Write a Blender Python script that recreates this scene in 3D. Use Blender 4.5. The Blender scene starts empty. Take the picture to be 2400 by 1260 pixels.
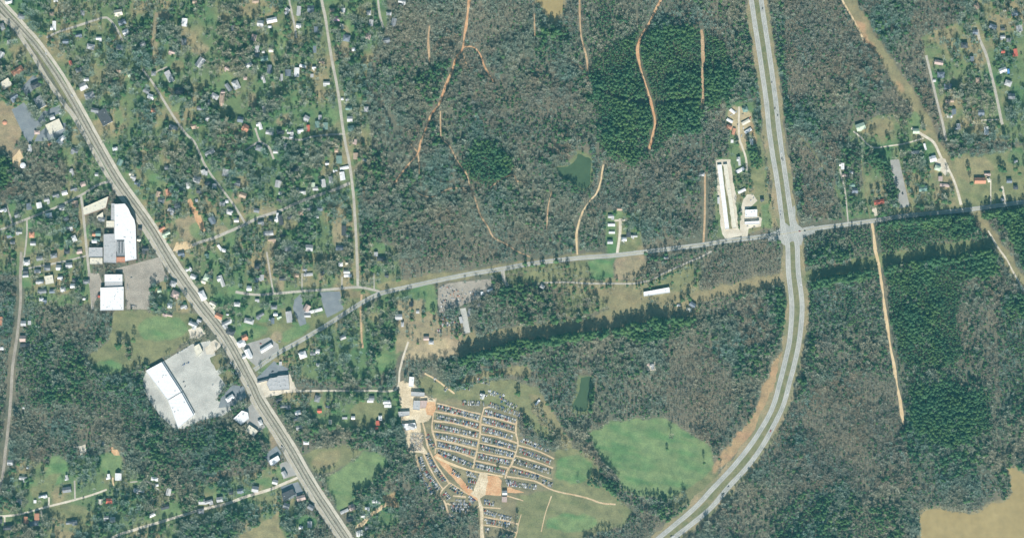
import bpy, bmesh, math, random
import numpy as np
from mathutils import Vector

# ------------------------------------------------------------------ camera, sky, sun, exposure
scene = bpy.context.scene
C = scene.collection
CAM_H = 5000.0
cam_data = bpy.data.cameras.new('camera')
cam_data.sensor_width = 36.0
cam_data.lens = 36.0 * CAM_H / 2400.0
cam_data.clip_start = 10.0
cam_data.clip_end = 60000.0
cam = bpy.data.objects.new('camera', cam_data)
cam.location = (0, 0, CAM_H)
C.objects.link(cam)
scene.camera = cam

SUN_EL = 35.0
world = bpy.data.worlds.new('World')
scene.world = world
world.use_nodes = True
wn = world.node_tree
sky = wn.nodes.new('ShaderNodeTexSky')
sky.sky_type = 'NISHITA'
sky.sun_disc = False
sky.sun_elevation = math.radians(SUN_EL)
sky.sun_rotation = math.radians(182.0)
bg = wn.nodes['Background']
bg.inputs['Strength'].default_value = 0.055
wn.links.new(sky.outputs['Color'], bg.inputs['Color'])

sun_data = bpy.data.lights.new('sun', 'SUN')
sun_data.energy = 5.0
sun_data.angle = math.radians(0.5)
sun_data.color = (1.0, 0.965, 0.90)
sun = bpy.data.objects.new('sun', sun_data)
sun.rotation_euler = (math.radians(90 - SUN_EL), 0, math.radians(2.0))
sun.location = (0, -500, 900)
C.objects.link(sun)

HAZE_TAU = 0.085
HAZE_COL = (0.20, 0.80, 1.0, 1)
scene.cycles.volume_bounces = 0
scene.cycles.max_bounces = 4

vs = scene.view_settings
vs.view_transform = 'Standard'
vs.look = 'None'
vs.gamma = 1.0
vs.exposure = 0.68
vs.use_curve_mapping = False

random.seed(11)
rng = np.random.default_rng(11)
R = math.radians
SC = 3.9375

# ------------------------------------------------------------------ helpers
def W(px, py, z=0.0):
    return (px - 1200.0, 630.0 - py, z)

def TP(ox, oy, pts):
    return [(ox + a / SC, oy + b / SC) for a, b in pts]

def tag(o, label=None, cat=None, group=None, kind=None):
    if label: o['label'] = label
    if cat: o['category'] = cat
    if group: o['group'] = group
    if kind: o['kind'] = kind
    return o

def link(name, me, parent=None, loc=None, rz=0.0):
    o = bpy.data.objects.new(name, me)
    C.objects.link(o)
    if parent: o.parent = parent
    if loc is not None: o.location = loc
    if rz: o.rotation_euler = (0, 0, rz)
    return o

def mesh(name, verts, faces, mats, midx=None, smooth=False):
    me = bpy.data.meshes.new(name)
    me.from_pydata(verts, [], faces)
    for m in (mats if isinstance(mats, (list, tuple)) else [mats]): me.materials.append(m)
    if midx is not None: me.polygons.foreach_set('material_index', midx)
    if smooth: me.polygons.foreach_set('use_smooth', [True] * len(me.polygons))
    me.update()
    return me

class MB:
    def __init__(s): s.v = []; s.f = []; s.m = []
    def add(s, vs, fs, mi=0):
        n = len(s.v); s.v += [tuple(v) for v in vs]
        for f in fs: s.f.append(tuple(i + n for i in f)); s.m.append(mi)
    def box(s, cx, cy, cz, sx, sy, sz, rz=0.0, mi=0, bottom=False):
        c, sn = math.cos(rz), math.sin(rz); vs = []
        for dz in (0, sz):
            for dx, dy in ((-1, -1), (1, -1), (1, 1), (-1, 1)):
                x, y = dx * sx / 2, dy * sy / 2
                vs.append((cx + x * c - y * sn, cy + x * sn + y * c, cz + dz))
        fs = [(4, 5, 6, 7), (0, 1, 5, 4), (1, 2, 6, 5), (2, 3, 7, 6), (3, 0, 4, 7)]
        if bottom: fs.append((3, 2, 1, 0))
        s.add(vs, fs, mi)
    def prism(s, pts, z0, z1, mi=0, cap=True, mi_cap=None):
        n = len(pts)
        a = sum(pts[i][0] * pts[(i + 1) % n][1] - pts[(i + 1) % n][0] * pts[i][1] for i in range(n))
        if a < 0: pts = pts[::-1]
        vs = [(x, y, z0) for x, y in pts] + [(x, y, z1) for x, y in pts]
        s.add(vs, [(i, (i + 1) % n, n + (i + 1) % n, n + i) for i in range(n)], mi)
        if cap: s.add([(x, y, z1) for x, y in pts], [tuple(range(n))], mi if mi_cap is None else mi_cap)
    def cone(s, p, q, r0, r1, n=5, mi=0):
        p, q = Vector(p), Vector(q); d = (q - p)
        if d.length < 1e-6: return
        u = d.orthogonal().normalized(); w = d.cross(u).normalized(); vs = []
        for c, r in ((p, r0), (q, r1)):
            for k in range(n):
                t = 2 * math.pi * k / n
                vs.append(c + (u * math.cos(t) + w * math.sin(t)) * r)
        s.add(vs, [(k, (k + 1) % n, n + (k + 1) % n, n + k) for k in range(n)], mi)
    def build(s, name, mats): return mesh(name, s.v, s.f, mats, s.m)

# ------------------------------------------------------------------ numpy noise
def vnoise(x, y, scale, seed):
    g = np.random.default_rng(seed).random((256, 256))
    X = x / scale + 1000.0; Y = y / scale + 1000.0
    xi = np.floor(X).astype(int); yi = np.floor(Y).astype(int)
    fx = X - xi; fy = Y - yi
    fx = fx * fx * (3 - 2 * fx); fy = fy * fy * (3 - 2 * fy)
    a = g[yi % 256, xi % 256]; b = g[yi % 256, (xi + 1) % 256]
    c = g[(yi + 1) % 256, xi % 256]; d = g[(yi + 1) % 256, (xi + 1) % 256]
    return (a * (1 - fx) + b * fx) * (1 - fy) + (c * (1 - fx) + d * fx) * fy

def fbm(x, y, scale, seed, o=4):
    t = 0; amp = 1; tot = 0
    for k in range(o):
        t = t + amp * vnoise(x, y, scale / 2 ** k, seed + k); tot += amp; amp *= 0.55
    return t / tot

# ------------------------------------------------------------------ raster of the place (1 m cells), a margin round the frame
MARG = 160
GW, GH = 2400 + 2 * MARG, 1260 + 2 * MARG
GX, GY = np.meshgrid(np.arange(GW) - MARG + 0.5, np.arange(GH) - MARG + 0.5)
WX = GX + (fbm(GX, GY, 26, 71, 3) - 0.5) * 16
WY = GY + (fbm(GX, GY, 26, 81, 3) - 0.5) * 16

def polymask(pts, warp=True):
    xs = [p[0] for p in pts]; ys = [p[1] for p in pts]
    x0 = int(max(0, min(xs) + MARG - 14)); x1 = int(min(GW, max(xs) + MARG + 14))
    y0 = int(max(0, min(ys) + MARG - 14)); y1 = int(min(GH, max(ys) + MARG + 14))
    sl = (slice(y0, y1), slice(x0, x1))
    X = (WX if warp else GX)[sl]; Y = (WY if warp else GY)[sl]
    m = np.zeros(X.shape, bool); n = len(pts)
    for i in range(n):
        ax, ay = pts[i]; bx, by = pts[(i + 1) % n]
        if ay == by: continue
        c = ((ay > Y) != (by > Y)) & (X < (bx - ax) * (Y - ay) / (by - ay) + ax)
        m ^= c
    return sl, m

def linemask(pts, hw, warp=False):
    out = []
    for (ax, ay), (bx, by) in zip(pts[:-1], pts[1:]):
        x0 = int(max(0, min(ax, bx) + MARG - hw - 10)); x1 = int(min(GW, max(ax, bx) + MARG + hw + 10))
        y0 = int(max(0, min(ay, by) + MARG - hw - 10)); y1 = int(min(GH, max(ay, by) + MARG + hw + 10))
        if x1 <= x0 or y1 <= y0: continue
        sl = (slice(y0, y1), slice(x0, x1))
        X = (WX if warp else GX)[sl]; Y = (WY if warp else GY)[sl]
        dx, dy = bx - ax, by - ay; L2 = dx * dx + dy * dy + 1e-9
        t = np.clip(((X - ax) * dx + (Y - ay) * dy) / L2, 0, 1)
        out.append((sl, np.hypot(X - ax - t * dx, Y - ay - t * dy) < hw))
    return out

def smooth_line(pts, step=8.0):
    if len(pts) < 3:
        P = [np.array(p, float) for p in pts]
        n = max(1, int(np.linalg.norm(P[1] - P[0]) / step))
        return [tuple(P[0] + (P[1] - P[0]) * k / n) for k in range(n + 1)]
    P = [np.array(p, float) for p in pts]
    P = [2 * P[0] - P[1]] + P + [2 * P[-1] - P[-2]]
    out = []
    for i in range(1, len(P) - 2):
        a, b, c, d = P[i - 1:i + 3]
        n = max(1, int(np.linalg.norm(c - b) / step))
        for k in range(n):
            t = k / n
            out.append(tuple(0.5 * (2 * b + (c - a) * t + (2 * a - 5 * b + 4 * c - d) * t * t + (3 * b - a - 3 * c + d) * t ** 3)))
    out.append(tuple(P[-2]))
    return out

# ------------------------------------------------------------------ materials
def newmat(name, col, rough=0.9, spec=0.2):
    m = bpy.data.materials.new(name); m.use_nodes = True
    b = m.node_tree.nodes['Principled BSDF']
    b.inputs['Base Color'].default_value = (*col, 1)
    b.inputs['Roughness'].default_value = rough
    b.inputs['Specular IOR Level'].default_value = spec
    return m, m.node_tree, b

def ramp_noise(nt, scale, lo, hi, c0, c1, detail=4.0, coord='pos', rough=0.6, dist=0.0):
    tc = nt.nodes.new('ShaderNodeNewGeometry')
    no = nt.nodes.new('ShaderNodeTexNoise')
    no.inputs['Scale'].default_value = scale; no.inputs['Detail'].default_value = detail
    no.inputs['Roughness'].default_value = rough; no.inputs['Distortion'].default_value = dist
    nt.links.new(tc.outputs['Position'], no.inputs['Vector'])
    cr = nt.nodes.new('ShaderNodeValToRGB')
    cr.color_ramp.elements[0].position = lo; cr.color_ramp.elements[1].position = hi
    cr.color_ramp.elements[0].color = (*c0, 1); cr.color_ramp.elements[1].color = (*c1, 1)
    nt.links.new(no.outputs['Fac'], cr.inputs['Fac'])
    return cr.outputs['Color']

def mix(nt, a, b, fac, mode='MIX'):
    n = nt.nodes.new('ShaderNodeMix'); n.data_type = 'RGBA'; n.blend_type = mode
    if isinstance(fac, (int, float)): n.inputs[0].default_value = fac
    else: nt.links.new(fac, n.inputs[0])
    for s, v in ((6, a), (7, b)):
        if isinstance(v, tuple): n.inputs[s].default_value = (*v, 1)
        else: nt.links.new(v, n.inputs[s])
    return n.outputs[2]

def noisy(name, c0, c1, scale=0.15, rough=0.9, scale2=1.5, amt=0.5, lo=0.35, hi=0.65, spec=0.2):
    m, nt, b = newmat(name, c0, rough, spec)
    a = ramp_noise(nt, scale, lo, hi, c0, c1)
    g = ramp_noise(nt, scale2, 0.3, 0.7, (1 - amt * .5,) * 3, (1 + amt * .5,) * 3, 3.0)
    nt.links.new(mix(nt, a, g, 1.0, 'MULTIPLY'), b.inputs['Base Color'])
    return m

def obj_random_mat(name, cols, rough=0.95, zone=None):
    """one colour per tree from its own random number, drifting slowly over the land"""
    m, nt, b = newmat(name, cols[0], rough, 0.15)
    oi = nt.nodes.new('ShaderNodeObjectInfo')
    cr = nt.nodes.new('ShaderNodeValToRGB')
    els = cr.color_ramp.elements
    for i, c in enumerate(cols):
        e = els[i] if i < 2 else els.new(0.5)
        e.color = (*c, 1)
    for i, e in enumerate(els): pass
    n = len(cols)
    ps = [i / (n - 1) for i in range(n)]
    for i in range(n): els[i].position = ps[i]
    for i, c in enumerate(cols): els[i].color = (*c, 1)
    nt.links.new(oi.outputs['Random'], cr.inputs['Fac'])
    out = cr.outputs['Color']
    if zone:
        z = ramp_noise(nt, zone[0], 0.38, 0.62, zone[1], zone[2], 3.0)
        out = mix(nt, out, z, 1.0, 'MULTIPLY')
    nt.links.new(out, b.inputs['Base Color'])
    return m

M = {}
M['asphalt_new'] = noisy('blue grey asphalt', (0.17, 0.19, 0.21), (0.23, 0.25, 0.26), 0.06, 0.9, 0.6, 0.35)
M['asphalt'] = noisy('weathered asphalt', (0.29, 0.28, 0.26), (0.36, 0.35, 0.32), 0.05, 0.9, 0.5, 0.3)
M['highway'] = noisy('highway concrete', (0.30, 0.305, 0.28), (0.42, 0.415, 0.375), 0.035, 0.9, 0.5, 0.4)
M['street'] = noisy('worn street', (0.36, 0.335, 0.285), (0.47, 0.435, 0.365), 0.06, 0.95, 0.4, 0.4)
M['concrete'] = noisy('pale lot', (0.36, 0.355, 0.325), (0.52, 0.51, 0.46), 0.028, 0.9, 0.45, 0.45)
M['brown_lot'] = noisy('brown old lot', (0.27, 0.24, 0.20), (0.38, 0.34, 0.28), 0.04, 0.95, 0.4, 0.5)
M['gravel'] = noisy('pale gravel', (0.50, 0.44, 0.34), (0.66, 0.60, 0.49), 0.06, 1.0, 0.6, 0.4)
M['shoulder'] = noisy('gravel shoulder', (0.44, 0.40, 0.32), (0.56, 0.52, 0.43), 0.06, 1.0, 0.5, 0.4)
M['orange_dirt'] = noisy('orange dirt', (0.50, 0.26, 0.13), (0.62, 0.41, 0.23), 0.05, 1.0, 0.35, 0.5)
M['tan_dirt'] = noisy('tan dirt', (0.55, 0.40, 0.22), (0.68, 0.53, 0.33), 0.06, 1.0, 0.5, 0.4)
M['trail_dirt'] = noisy('trail dirt', (0.38, 0.25, 0.14), (0.53, 0.38, 0.23), 0.04, 1.0, 0.3, 0.6)
M['ballast'] = noisy('railway ballast', (0.28, 0.27, 0.215), (0.38, 0.355, 0.28), 0.05, 1.0, 0.4, 0.5)
M['rail'] = newmat('rusty rail', (0.16, 0.10, 0.07), 0.5)[0]
M['sleeper'] = newmat('sleeper wood', (0.09, 0.07, 0.055))[0]
M['yard_lane'] = noisy('yard lane dirt', (0.48, 0.345, 0.20), (0.60, 0.47, 0.31), 0.05, 1.0, 0.4, 0.5)
M['yard_sand'] = noisy('pale yard sand', (0.50, 0.40, 0.26), (0.66, 0.56, 0.40), 0.05, 1.0, 0.4, 0.5)
M['median'] = noisy('median grass', (0.14, 0.155, 0.075), (0.23, 0.21, 0.115), 0.05, 1.0, 0.4, 0.5)
M['verge'] = noisy('verge grass', (0.175, 0.185, 0.10), (0.33, 0.26, 0.155), 0.025, 1.0, 0.3, 0.5)
M['paint_white'] = newmat('road paint white', (0.75, 0.75, 0.72))[0]
M['paint_yellow'] = newmat('road paint yellow', (0.65, 0.50, 0.12))[0]

def watermat(name, c0, c1, spec):
    m = noisy(name, c0, c1, 0.012, 0.25, 0.05, 0.22, 0.3, 0.7, spec)
    return m
M['mud_water'] = watermat('muddy water', (0.30, 0.232, 0.105), (0.36, 0.28, 0.13), 0.3)
M['green_water'] = watermat('green pond water', (0.050, 0.088, 0.046), (0.072, 0.115, 0.056), 0.3)

ROOF = {
 'W': ('white', (0.80, 0.80, 0.80), (0.70, 0.70, 0.69)),
 'Y': ('white', (0.56, 0.56, 0.55), (0.47, 0.47, 0.46)),
 'L': ('light grey', (0.46, 0.46, 0.46), (0.38, 0.38, 0.38)),
 'G': ('grey', (0.25, 0.26, 0.27), (0.19, 0.20, 0.21)),
 'D': ('dark grey', (0.085, 0.09, 0.10), (0.06, 0.065, 0.07)),
 'T': ('tan', (0.48, 0.36, 0.27), (0.38, 0.28, 0.21)),
 'C': ('cream', (0.70, 0.66, 0.54), (0.60, 0.56, 0.45)),
 'R': ('red', (0.58, 0.15, 0.10), (0.48, 0.13, 0.09)),
 'O': ('orange', (0.55, 0.27, 0.17), (0.45, 0.22, 0.14)),
 'B': ('blue grey', (0.185, 0.215, 0.255), (0.15, 0.175, 0.21)),
 'E': ('green', (0.20, 0.30, 0.26), (0.16, 0.25, 0.21)),
 'K': ('pale green', (0.52, 0.62, 0.46), (0.44, 0.54, 0.40)),
 'P': ('pinkish', (0.52, 0.40, 0.36), (0.43, 0.33, 0.29)),
 'V': ('mauve', (0.52, 0.34, 0.45), (0.44, 0.28, 0.38)),
 'U': ('bright blue', (0.12, 0.30, 0.60), (0.10, 0.26, 0.52)),
}
for k, (n, c0, c1) in ROOF.items():
    M['roof_' + k] = noisy(n + ' roof', c0, c1, 0.25, 0.7 if k in 'WB' else 0.9, 1.4, 0.22)
WALLS = [newmat('wall paint %d' % i, c)[0] for i, c in enumerate([(0.62, 0.60, 0.55), (0.50, 0.42, 0.34), (0.34, 0.16, 0.11), (0.70, 0.70, 0.68), (0.40, 0.42, 0.42)])]
M['brick'] = noisy('red brick wall', (0.30, 0.13, 0.09), (0.24, 0.11, 0.08), 0.4)
M['parapet'] = newmat('parapet cap', (0.55, 0.54, 0.50))[0]
M['metal'] = newmat('roof unit metal', (0.45, 0.46, 0.47), 0.5)[0]
M['glass'] = newmat('dark glass', (0.02, 0.025, 0.03), 0.1, 0.5)[0]
M['tyre'] = newmat('tyre rubber', (0.02, 0.02, 0.02))[0]
CARCOL = {'white': (0.75, 0.75, 0.75), 'silver': (0.45, 0.46, 0.47), 'grey': (0.20, 0.21, 0.22), 'black': (0.03, 0.03, 0.035),
          'red': (0.42, 0.06, 0.05), 'blue': (0.06, 0.12, 0.28), 'tan': (0.42, 0.35, 0.25), 'green': (0.05, 0.14, 0.09)}
for k, c in CARCOL.items(): M['car_' + k] = newmat(k + ' car paint', c, 0.35, 0.5)[0]
M['bark'] = newmat('bark', (0.16, 0.13, 0.10))[0]
M['twigs'] = obj_random_mat('bare twigs', [(0.145, 0.17, 0.135), (0.27, 0.30, 0.245), (0.20, 0.22, 0.165), (0.39, 0.42, 0.36), (0.235, 0.26, 0.21)], 0.95,
                            (0.0065, (0.70, 0.93, 0.90), (1.20, 1.06, 0.90)))
M['brown_twigs'] = obj_random_mat('young brown twigs', [(0.185, 0.175, 0.13), (0.285, 0.268, 0.205), (0.22, 0.205, 0.15), (0.35, 0.335, 0.27)], 0.95, (0.012, (0.85, 0.95, 1.0), (1.15, 1.0, 0.88)))
M['needles'] = obj_random_mat('pine needles', [(0.040, 0.095, 0.042), (0.062, 0.138, 0.055), (0.090, 0.175, 0.072), (0.048, 0.112, 0.048)], 0.9, (0.02, (0.8, 0.9, 1.0), (1.2, 1.08, 0.9)))
M['leaves'] = obj_random_mat('evergreen leaves', [(0.050, 0.125, 0.045), (0.085, 0.175, 0.060), (0.042, 0.105, 0.045), (0.11, 0.19, 0.075)])

# ================================================================== MAP DATA (photo pixels, about one metre each)
rail_line = [(-60, -62), (0, 14), (40, 58), (80, 103), (112, 146), (140, 188), (170, 238), (215, 320), (273, 421), (345, 523), (408, 625), (470, 712), (531, 792), (587, 894), (612, 945), (674, 1042), (733, 1143), (800, 1245), (870, 1350)]
def offset(pts, d):
    P = [np.array(p) for p in pts]; out = []
    for i in range(len(P)):
        a = P[max(0, i - 1)]; b = P[min(len(P) - 1, i + 1)]
        t = (b - a) / np.linalg.norm(b - a)
        out.append(tuple(P[i] + np.array((-t[1], t[0])) * d))
    return out
west_road = [(-60, -30), (0, 38), (30, 61), (56, 97), (79, 132), (102, 173), (127, 211), (152, 246), (172, 272)] + offset(rail_line, 13.5)[7:]
east_road = offset(rail_line, -12.5)

hw_left = [(1752, -80), (1761, 0), (1780, 127), (1795, 229), (1804, 317), (1821, 422), (1831, 498), (1838, 546), (1846, 574), (1848, 637), (1856, 716), (1851, 792), (1841, 843), (1828, 894), (1813, 948), (1792, 991), (1759, 1042), (1719, 1092), (1671, 1143), (1623, 1194), (1547, 1257), (1440, 1345)]
hw_right = [(1777, -80), (1784, 0), (1803, 127), (1817, 229), (1827, 317), (1842, 422), (1853, 498), (1860, 546), (1868, 574), (1871, 637), (1880, 716), (1874, 792), (1864, 843), (1851, 894), (1836, 948), (1816, 991), (1788, 1042), (1752, 1092), (1705, 1143), (1661, 1194), (1582, 1257), (1470, 1345)]
county_w = [(1850, 546), (1780, 555), (1700, 565), (1650, 573), (1560, 584), (1510, 590), (1440, 598), (1350, 605), (1250, 617), (1170, 631), (1100, 642), (1020, 658), (970, 669), (915, 681), (885, 690), (850, 708), (800, 739), (760, 765), (700, 800), (650, 828), (596, 866)]
county_e = [(1850, 546), (1920, 534), (1983, 526), (2042, 518), (2098, 509), (2148, 503), (2225, 496), (2286, 489), (2400, 473), (2540, 452)]

ROADS = [  # name, pts, width, mat, z, label-free structure
 ('verge', hw_left, 31, 'verge', .03), ('verge', hw_right, 30, 'verge', .034),
 ('street', [(-60, 552), (0, 538), (25, 528), (63, 513), (102, 498), (140, 482), (190, 457), (228, 434), (262, 424)], 5.5, 'street', .06),
 ('street', [(190, 460), (196, 510), (201, 561), (206, 612), (211, 655), (217, 724)], 6, 'street', .063),
 ('street', [(203, 599), (152, 612), (102, 622), (51, 631)], 4.5, 'street', .066),
 ('street', [(63, 513), (63, 549), (58, 594), (51, 631)], 4, 'street', .069),
 ('street', [(14, 478), (20, 495), (30, 523)], 4, 'street', .072),
 ('lane', [(50, 590), (48, 640), (48, 703), (41, 780), (30, 856), (25, 940), (19, 1003), (13, 1054), (5, 1118), (-20, 1200)], 7, 'brown_lot', .06),
 ('street', [(109, 89), (140, 74), (190, 58), (241, 42), (256, 46), (274, 69), (287, 96)], 5, 'street', .06),
 ('street', [(333, 162), (355, 190), (376, 223), (396, 256), (416, 287), (437, 315), (455, 332), (465, 353), (480, 386), (498, 414), (531, 457), (551, 485), (574, 522)], 5, 'street', .063),
 ('street', [(355, 178), (372, 166), (392, 157)], 4, 'street', .07),
 ('street', [(820, 429), (785, 444), (747, 457), (696, 475), (658, 493), (607, 510), (569, 528), (505, 556), (470, 567), (412, 590)], 7, 'street', .066),
 ('street', [(745, -80), (754, 0), (762, 38), (769, 84), (777, 137), (787, 185), (796, 241), (804, 300), (810, 340), (818, 378), (827, 442), (832, 513), (836, 587), (838, 637), (839, 674)], 6.5, 'street', .07),
 ('street', [(805, 314), (770, 316), (734, 320), (701, 328), (660, 322)], 4.5, 'street', .073),
 ('street', [(598, 300), (609, 330), (630, 345), (642, 373)], 5, 'street', .06),
 ('street', [(609, 330), (590, 342), (575, 352)], 4.5, 'street', .064),
 ('street', [(676, -40), (678, 0), (683, 25), (691, 63), (694, 90)], 4.5, 'street', .06),
 ('street', [(884, -60), (886, 0), (891, 38), (899, 66)], 5, 'street', .06),
 ('street', [(890, 683), (870, 678), (836, 673), (772, 678), (708, 682), (642, 688), (600, 690), (552, 684)], 6, 'street', .064),
 ('street', [(625, 590), (633, 640), (641, 688)], 4, 'street', .06),
 ('driveway', [(708, 640), (708, 682)], 3, 'street', .055), ('driveway', [(802, 648), (801, 676)], 3, 'street', .055), ('driveway', [(876, 640), (877, 678)], 3, 'street', .055),
 ('lane', [(-60, 1213), (0, 1209), (46, 1204), (112, 1186), (173, 1171), (223, 1156), (250, 1146)], 4.8, 'gravel', .06),
 ('driveway', [(115, 1164), (114, 1186)], 4, 'gravel', .055), ('driveway', [(99, 1218), (96, 1195)], 4, 'gravel', .055), ('driveway', [(11, 1228), (11, 1208)], 4, 'gravel', .055),
 ('lane', [(175, 1125), (176, 1170)], 4, 'street', .057),
 ('lane', [(180, 1320), (264, 1259), (317, 1240), (376, 1222), (419, 1209), (480, 1191), (531, 1179), (582, 1161), (632, 1146), (703, 1116)], 6.5, 'gravel', .06),
 ('driveway', [(305, 1129), (343, 1127), (373, 1148)], 3.5, 'street', .06), ('driveway', [(264, 1118), (266, 1137)], 4, 'tan_dirt', .06),
 ('lane', [(618, 928), (640, 921), (698, 916), (785, 915), (861, 915), (927, 912), (937, 868), (947, 830), (957, 800)], 4.5, 'gravel', .06),
 ('lane', [(2171, 130), (2187, 198), (2197, 241), (2209, 287), (2218, 330)], 5.5, 'street', .06),
 ('lane', [(2290, 70), (2297, 95), (2311, 127), (2324, 178), (2336, 229), (2349, 292)], 6.5, 'street', .06),
 ('driveway', [(2300, 282), (2340, 280)], 3, 'gravel', .055),
 ('lane', [(2136, 300), (2165, 318), (2189, 335), (2207, 371), (2227, 404), (2240, 434), (2253, 480)], 6, 'gravel', .06),
 ('lane', [(2000, 308), (2016, 320), (2044, 345), (2085, 342), (2123, 336), (2165, 324)], 3.5, 'gravel', .063),
 ('driveway', [(1968, 395), (1974, 420), (1981, 452), (1986, 500), (1988, 524)], 3.5, 'street', .055),
 ('driveway', [(2018, 375), (2024, 420), (2033, 480), (2040, 517)], 3.5, 'median', .055),
 ('driveway', [(2349, 436), (2357, 478)], 5, 'gravel', .055), ('driveway', [(2322, 420), (2322, 480)], 3, 'gravel', .055),
 ('lane', [(1652, 408), (1652, 498), (1649, 568)], 4.5, 'trail_dirt', .06),
 ('lane', [(1732, 250), (1732, 317), (1740, 345), (1748, 370), (1751, 400)], 4.5, 'gravel', .06),
 ('driveway', [(1668, 588), (1640, 603), (1618, 612), (1562, 637), (1526, 655), (1486, 664), (1440, 664), (1380, 664), (1328, 661), (1268, 663)], 4.2, 'street', .06),
 ('driveway', [(1454, 512), (1453, 548), (1446, 598)], 6.5, 'gravel', .06), ('driveway', [(1440, 517), (1470, 515)], 5, 'gravel', .064),
 ('driveway', [(1178, 633), (1181, 655), (1190, 670)], 9, 'street', .06),
 ('driveway', [(1084, 722), (1095, 780)], 14, 'concrete', .06),
 ('trail', [(1103, -50), (1099, 0), (1094, 51), (1088, 85), (1084, 114), (1069, 137), (1059, 168), (1044, 203), (1031, 241), (1011, 269), (993, 317), (985, 335), (980, 358), (955, 389), (924, 430)], 5, 'orange_dirt', .05),
 ('trail', [(980, 358), (983, 409)], 3.4, 'trail_dirt', .053), ('trail', [(960, 335), (978, 356)], 3, 'trail_dirt', .053),
 ('trail', [(1084, 112), (1100, 109), (1112, 112), (1125, 127), (1135, 155), (1150, 180), (1158, 193)], 4, 'orange_dirt', .053),
 ('trail', [(1086, 125), (1090, 145), (1094, 150)], 3.5, 'trail_dirt', .05),
 ('trail', [(1007, 61), (1004, 96), (1007, 147)], 5, 'trail_dirt', .05),
 ('trail', [(1557, -30), (1549, 0), (1534, 28), (1519, 58), (1501, 91), (1494, 122), (1503, 165), (1519, 216), (1529, 254), (1535, 284), (1529, 320), (1520, 350)], 5.5, 'orange_dirt', .05),
 ('trail', [(1644, 70), (1648, 142), (1646, 173), (1648, 229), (1645, 255)], 7, 'trail_dirt', .05),
 ('trail', [(1671, 153), (1670, 175)], 3.5, 'trail_dirt', .05),
 ('trail', [(1033, 260), (1034, 320), (1052, 340), (1069, 371), (1080, 390), (1094, 409), (1102, 437), (1112, 462), (1125, 503), (1143, 531), (1156, 556), (1181, 569), (1214, 589), (1242, 602)], 4, 'trail_dirt', .05),
 ('trail', [(1293, 447), (1285, 482), (1281, 536)], 4, 'trail_dirt', .05),
 ('trail', [(1415, 386), (1402, 447), (1382, 472), (1365, 498), (1352, 543), (1353, 597)], 5, 'tan_dirt', .05),
 ('trail', [(1148, 441), (1176, 420), (1201, 409), (1212, 424), (1234, 427)], 4, 'trail_dirt', .05),
 ('trail', [(965, 440), (990, 458), (1020, 460), (1050, 443), (1100, 440)], 3, 'trail_dirt', .047),
 ('trail', [(1252, 33), (1253, 84)], 5, 'trail_dirt', .05),
 ('trail', [(1359, -30), (1359, 0), (1361, 76), (1376, 142), (1377, 167)], 4, 'trail_dirt', .05), ('trail', [(1340, 145), (1376, 167)], 3, 'trail_dirt', .053),
 ('trail', [(2041, 513), (2047, 549), (2053, 594), (2063, 640), (2072, 703), (2082, 780), (2095, 856), (2108, 932), (2117, 994)], 7, 'tan_dirt', .05),
 ('trail', [(1960, -40), (1974, 0), (2000, 45), (2024, 93)], 4.5, 'tan_dirt', .055),
 ('trail', [(2316, 540), (2340, 580), (2362, 612), (2385, 655), (2412, 700)], 6, 'gravel', .055),
 ('trail', [(1872, 318), (1897, 345), (1920, 378), (1945, 421), (1971, 477)], 3.5, 'median', .045),
 ('trail', [(848, 690), (845, 730), (850, 815)], 5, 'trail_dirt', .05),
 ('trail', [(995, 875), (1020, 888), (1065, 922)], 4, 'tan_dirt', .05),
]
# the salvage yard's lanes
yard = lambda pts: TP(960, 940, pts)
YL = [
 [(240, -30), (215, 150), (208, 260), (240, 380), (235, 480)], [(690, 50), (655, 180), (650, 300), (625, 430), (605, 520), (585, 620)],
 [(985, 180), (980, 290), (1000, 390), (975, 490), (940, 580), (900, 640), (880, 710)],
 [(250, 15), (450, 70), (655, 118)], [(230, 92), (450, 132), (655, 190)], [(220, 180), (400, 200), (645, 270)], [(215, 272), (400, 297), (640, 355)],
 [(240, 355), (430, 390), (630, 442)], [(240, 428), (420, 462), (605, 525)],
 [(690, 60), (760, 45)], [(670, 130), (830, 162), (985, 212)], [(655, 208), (800, 238), (980, 292)], [(650, 300), (800, 325), (995, 382)],
 [(635, 382), (820, 420), (985, 467)], [(615, 462), (790, 500), (965, 527)], [(600, 545), (760, 580), (910, 612)],
 [(1000, 402), (1170, 450), (1335, 528)], [(975, 500), (1150, 550), (1325, 612)], [(935, 592), (1100, 642), (1315, 716)],
 [(900, 690), (1150, 732), (1330, 820), (1600, 880), (1760, 935), (1900, 950)],
 [(90, -30), (100, 120), (140, 260), (165, 400), (200, 480), (260, 600), (365, 750)], [(365, 750), (285, 845), (330, 940), (360, 1040), (440, 1100)],
 [(55, 490), (95, 640), (150, 740), (225, 830)], [(130, 480), (190, 620), (260, 740), (310, 810)],
 [(365, 750), (520, 840), (640, 900)], [(400, 870), (520, 880)], [(340, 940), (560, 1010), (650, 960)],
 [(670, 1062), (830, 1090), (1005, 1132)], [(680, 1138), (830, 1160), (990, 1212)], [(670, 975), (840, 985)],
 [(1030, 1040), (1005, 1130), (990, 1215), (960, 1290)], [(900, 870), (1050, 915)], [(1310, 870), (1250, 1040), (1215, 1200)],
]
for i, l in enumerate(YL): ROADS.append(('yard_lane', yard(l), 3.7 if i < 28 else 2.6, 'yard_lane', .05 + .0012 * i))
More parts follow.
